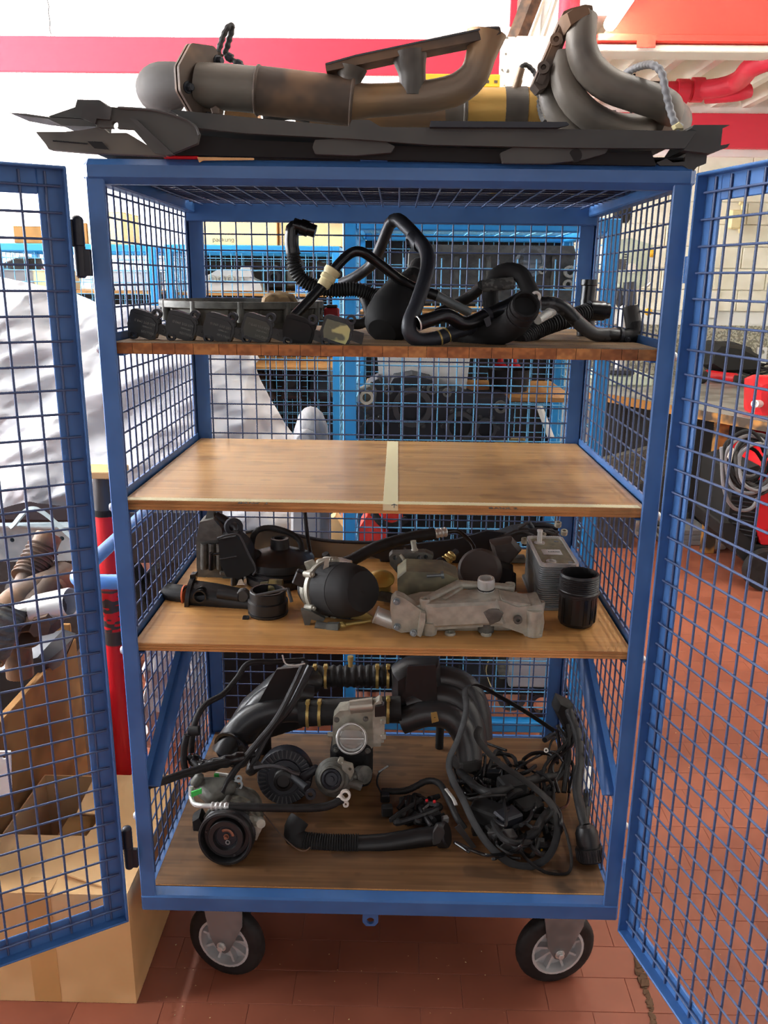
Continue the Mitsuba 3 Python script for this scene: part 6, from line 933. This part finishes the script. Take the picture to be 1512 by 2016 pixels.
# wiring loom and belts
rr = random.Random(11); LM = [BLK, BLKM, RUB, BLKG]
k = thing('wiring_loom', 'large tangled black wiring loom heaped at the right of the floor board', 'wiring')
def LP(px, py, dz): p_ = Z(px, py, s4+dz); return p_
for j in range(34):
    cx_, cy2 = rr.uniform(925, 1110), rr.uniform(1490, 1660); P = []; t0 = rr.uniform(0, 6.28); R1, R2 = rr.uniform(20, 75), rr.uniform(18, 60)
    for i in range(7): t = t0+i*rr.uniform(.45, .8); P.append(LP(min(1118, cx_+R1*math.cos(t)), min(1690, cy2+R2*math.sin(t)), rr.uniform(.008, .05+.06*(j % 3 == 0))))
    part(k, 'cable', tube(P, rr.choice((.003, .004, .0055, .008)), 8), LM[j % 4])
for j in range(16):
    c = LP(rr.uniform(930, 1105), rr.uniform(1500, 1660), rr.uniform(.02, .06)); s_ = rr.uniform(.008, .015); part(k, 'connector', rot(bx(c[0]-s_*1.5, c[0]+s_*1.5, c[1]-s_, c[1]+s_, c[2]-s_, c[2]+s_, .002), rr.uniform(-60, 60), (rr.random(), rr.random(), 1), c), (BLK, DGREY, BLKM)[j % 3])
for px, py, dz, s_, m_ in ((1008, 1545, .09, .026, BLKM), (960, 1600, .05, .03, BLKM), (1000, 1610, .06, .024, DARKM), (1040, 1590, .05, .026, BLKM), (920, 1500, .06, .026, DGREY), (985, 1640, .03, .026, BLKM)):
    c = LP(px, py, dz); part(k, 'plug_housing', rot(bx(c[0]-s_*1.3, c[0]+s_*1.3, c[1]-s_, c[1]+s_, max(s4+.002, c[2]-s_*.8), c[2]+s_*.7, .005), rr.uniform(-35, 35), (0, 0, 1), c), m_)
c = LP(1076, 1630, .03); part(k, 'blue_plug', bx(c[0]-.008, c[0]+.008, c[1]-.006, c[1]+.006, c[2]-.007, c[2]+.007, .002), BLUEP, label='small blue plug')
c = LP(1070, 1668, .02); part(k, 'dark_plug', C(bx(c[0]-.024, c[0]+.02, c[1]-.01, c[1]+.012, c[2]-.012, c[2]+.01, .003)), BLK); part(k, 'yellow_pin', cyl(c+[-.006, -.012, 0], c+[-.006, -.006, 0], .003), YEL)
part(k, 'trunk', tube([LP(905, 1520, .05), LP(960, 1560, .1), LP(1030, 1540, .09), LP(1080, 1530, .07), LP(1115, 1528, .05)], .011, 12), RUB); part(k, 'conduit', tube([LP(900, 1540, .04), LP(940, 1536, .06), LP(968, 1540, .06)], .008, 10, wave=(.1, .006)), BLK); part(k, 'sheath', tube([LP(1010, 1660, .03), LP(1050, 1640, .05), LP(1070, 1610, .06), LP(1090, 1590, .05)], .011, 12), RUB); part(k, 'bracket', slab([(985, 1668), (1008, 1650), (1012, 1656), (1034, 1672), (1020, 1682), (996, 1678)], .16, .006, .001), DGREY)
k = thing('injector_loom', 'smaller black wiring loom with grey plugs left of the long belt', 'wiring')
part(k, 'trunk', tube([LP(752, 1558, .02), LP(800, 1556, .03), LP(840, 1538, .05), LP(866, 1544, .06), LP(886, 1580, .06), LP(900, 1610, .05), LP(915, 1632, .03)], .0085, 12), RUB)
part(k, 'wire', tube([LP(765, 1508, .03), LP(748, 1520, .03), LP(742, 1540, .03), LP(750, 1560, .02)], .0025, 8), BLK); part(k, 'wire_tip', tube([LP(745, 1520, .04), LP(764, 1508, .045)], .0025, 6), ZINC)
for j in range(12):
    P = [LP(rr.uniform(770, 880), rr.uniform(1565, 1625), rr.uniform(.006, .05)) for _ in range(4)]; part(k, 'cable', tube(P, rr.choice((.004, .006, .008)), 8), LM[j % 4])
for px, py, m_, s_ in ((758, 1570, BLK, .012), (800, 1585, BLKM, .018), (830, 1590, BLK, .016), (850, 1610, BLKM, .02), (808, 1612, BLK, .014), (876, 1613, LGREY, .009), (762, 1595, BLKM, .014)):
    c = LP(px, py, s_+.004); part(k, 'plug', rot(bx(c[0]-s_, c[0]+s_, c[1]-s_*.8, c[1]+s_*.8, c[2]-s_, c[2]+s_, .003), rr.uniform(-30, 30), (0, 0, 1), c), m_)
for px, py in ((838, 1577), (853, 1579)): c = LP(px, py, .05); part(k, 'red_seal', cyl(c, c+[.006, 0, .002], .004), RED, label='red plug seal')
part(k, 'bright_clip', tube([LP(878, 1553, .07), LP(892, 1572, .07), LP(898, 1585, .065)], .004, 8, flat=(.005, .002)), STEEL)
k = thing('ribbed_belt', 'long black ribbed drive belt looping over the right of the floor board', 'belt')
q = lambda x, y, d: Y(860+x/4.32, 1300+y/4.32, d)
BP = [(1000, 600, .5), (760, 440, .53), (520, 300, .55), (380, 222, .52), (290, 208, .48), (240, 260, .45), (250, 430, .41), (185, 660, .37), (105, 850, .34), (130, 1000, .3), (220, 1180, .26), (320, 1390, .21), (450, 1580, .16), (620, 1720, .125), (800, 1750, .115), (960, 1650, .13), (1030, 1420, .17), (970, 1220, .22), (760, 1030, .28), (540, 880, .33), (400, 740, .37), (340, 640, .4), (370, 570, .43)]
part(k, 'belt', tube([q(*b_) for b_ in BP], .009, 10, step=.008, flat=(.0024, .0095), up=(.5, .7, .3)), RUB)
part(k, 'second_loop', tube([q(*b_) for b_ in ((700, 1620, .135), (820, 1740, .11), (950, 1810, .095), (1110, 1810, .095), (1145, 1700, .11), (1110, 1500, .15), (1040, 1300, .2))], .005, 8, flat=(.002, .0075), up=(.3, .8, .4)), RUB)
part(k, 'label', slab([(895, 1630), (905, 1622), (938, 1668), (930, 1672)], .185, .0015), DGREY, label='paler worn stretch')
k = thing('round_connector', 'big round black connector with a ribbed collar, right front corner of the bottom board', 'connector'); a = Y(1152, 1622, .17); b = Y(1163, 1692, .14); u = b-a; u /= np.linalg.norm(u); L = np.linalg.norm(b-a)
part(k, 'shell', lathe(a, u, [(0, .012), (.006, .02), (.02, .027), (L*.55, .028), (L*.56, .024), (L*.64, .024), (L*.65, .032), (L, .031), (L+.004, .028), (L+.004, 0)], 40), BLK, 25); v1, v2, _ = frame(u)
for i in range(28): t = i*2*math.pi/28; part(k, 'grip_rib', hullp([a+u*z+(v1*math.cos(t+w)+v2*math.sin(t+w))*r for z in (L*.67, L*.97) for r, w in ((.031, -.05), (.031, .05), (.0333, 0))]), BLKM)
part(k, 'cable', tp([(1120, 1400, .5), (1138, 1450, .42), (1142, 1500, .35), (1136, 1550, .28), (1145, 1600, .2), (1153, 1626, .168)], .012, 14), RUB)
one('marked_cable', 'thick black cable with a white sleeve running along the right mesh', 'cable', tp([(1132, 1400, .58), (1150, 1450, .5), (1160, 1500, .42), (1158, 1560, .33), (1150, 1620, .24), (1146, 1650, .2)], .0115, 14), RUB)
one('white_sleeve', 'white paper sleeve round the thick cable beside the right mesh', 'sleeve', tp([(1159, 1514, .398), (1157, 1558, .333)], .0125, 16), WHITE)
k = thing('black_fuse_box', 'black box with clips and loose leads in the back right of the floor bay', 'fuse box'); part(k, 'body', C(blob([(1090, 1400), (1098, 1378), (1128, 1392), (1150, 1418), (1146, 1446), (1110, 1438)], .52, .06)), BLKM)
for j in range(8): part(k, 'lead', tp([(rr.uniform(1090, 1140), 1420+rr.uniform(0, 20), .5), (rr.uniform(1085, 1140), 1460+rr.uniform(0, 20), .46), (rr.uniform(1070, 1140), 1510, .42), (rr.uniform(1060, 1130), 1560, .36)], .005, 8), LM[j % 4])
part(k, 'leg', cyl((Y(1120, 1430, .55)[0], .55, s4+.001), Y(1120, 1425, .55), .012), BLKM)
k = thing('ring_terminal', 'small bright ring terminal on a short lead at the right back', 'terminal'); c = Y(1075, 1477, .44); part(k, 'eye', ring(c, (0, -1, .4), .0065, .003, .002, 20), WHITE); part(k, 'lead', tp([(1081, 1479, .44), (1096, 1484, .44), (1108, 1500, .42)], .003, 8), BLK)
# ---------------------------------------------------------------- dirt on the floor
rr = random.Random(21); q = []
for i in range(90):
    c = Z(rr.uniform(300, 1000), rr.uniform(1860, 2030), 0) if i < 60 else Z(rr.uniform(1230, 1500), rr.uniform(1400, 2000), 0); s_ = rr.uniform(.0008, .0022); q.append(hullp([c+np.array([rr.uniform(-s_, s_), rr.uniform(-s_, s_), rr.uniform(0, s_)]) for _ in range(7)]+[c+[0, 0, .0003]]))
k = thing('floor_crumbs', 'small pale crumbs scattered over the red floor tiles', 'crumbs'); scene[k] = mikit.ply(C(*q), CREAM, False); labels[k]['kind'] = 'stuff'
q = []
for t in np.linspace(0, 1, 60):
    c = Z(1238+52*t**.8, 1845+185*t, 0); s_ = rr.uniform(.004, .012)*(1.6 if .3 < t < .5 else 1); q.append(hullp([c+np.array([rr.uniform(-s_, s_), rr.uniform(-s_, s_), rr.uniform(0, s_*.4)]) for _ in range(9)]+[c+[0, 0, .0003]]))
k = thing('dirt_streak', 'brown crumbly dirt along the floor joint under the right door', 'dirt'); scene[k] = mikit.ply(C(*q), M('dirt', lin(96, 70, 50), .9), False); labels[k]['kind'] = 'stuff'
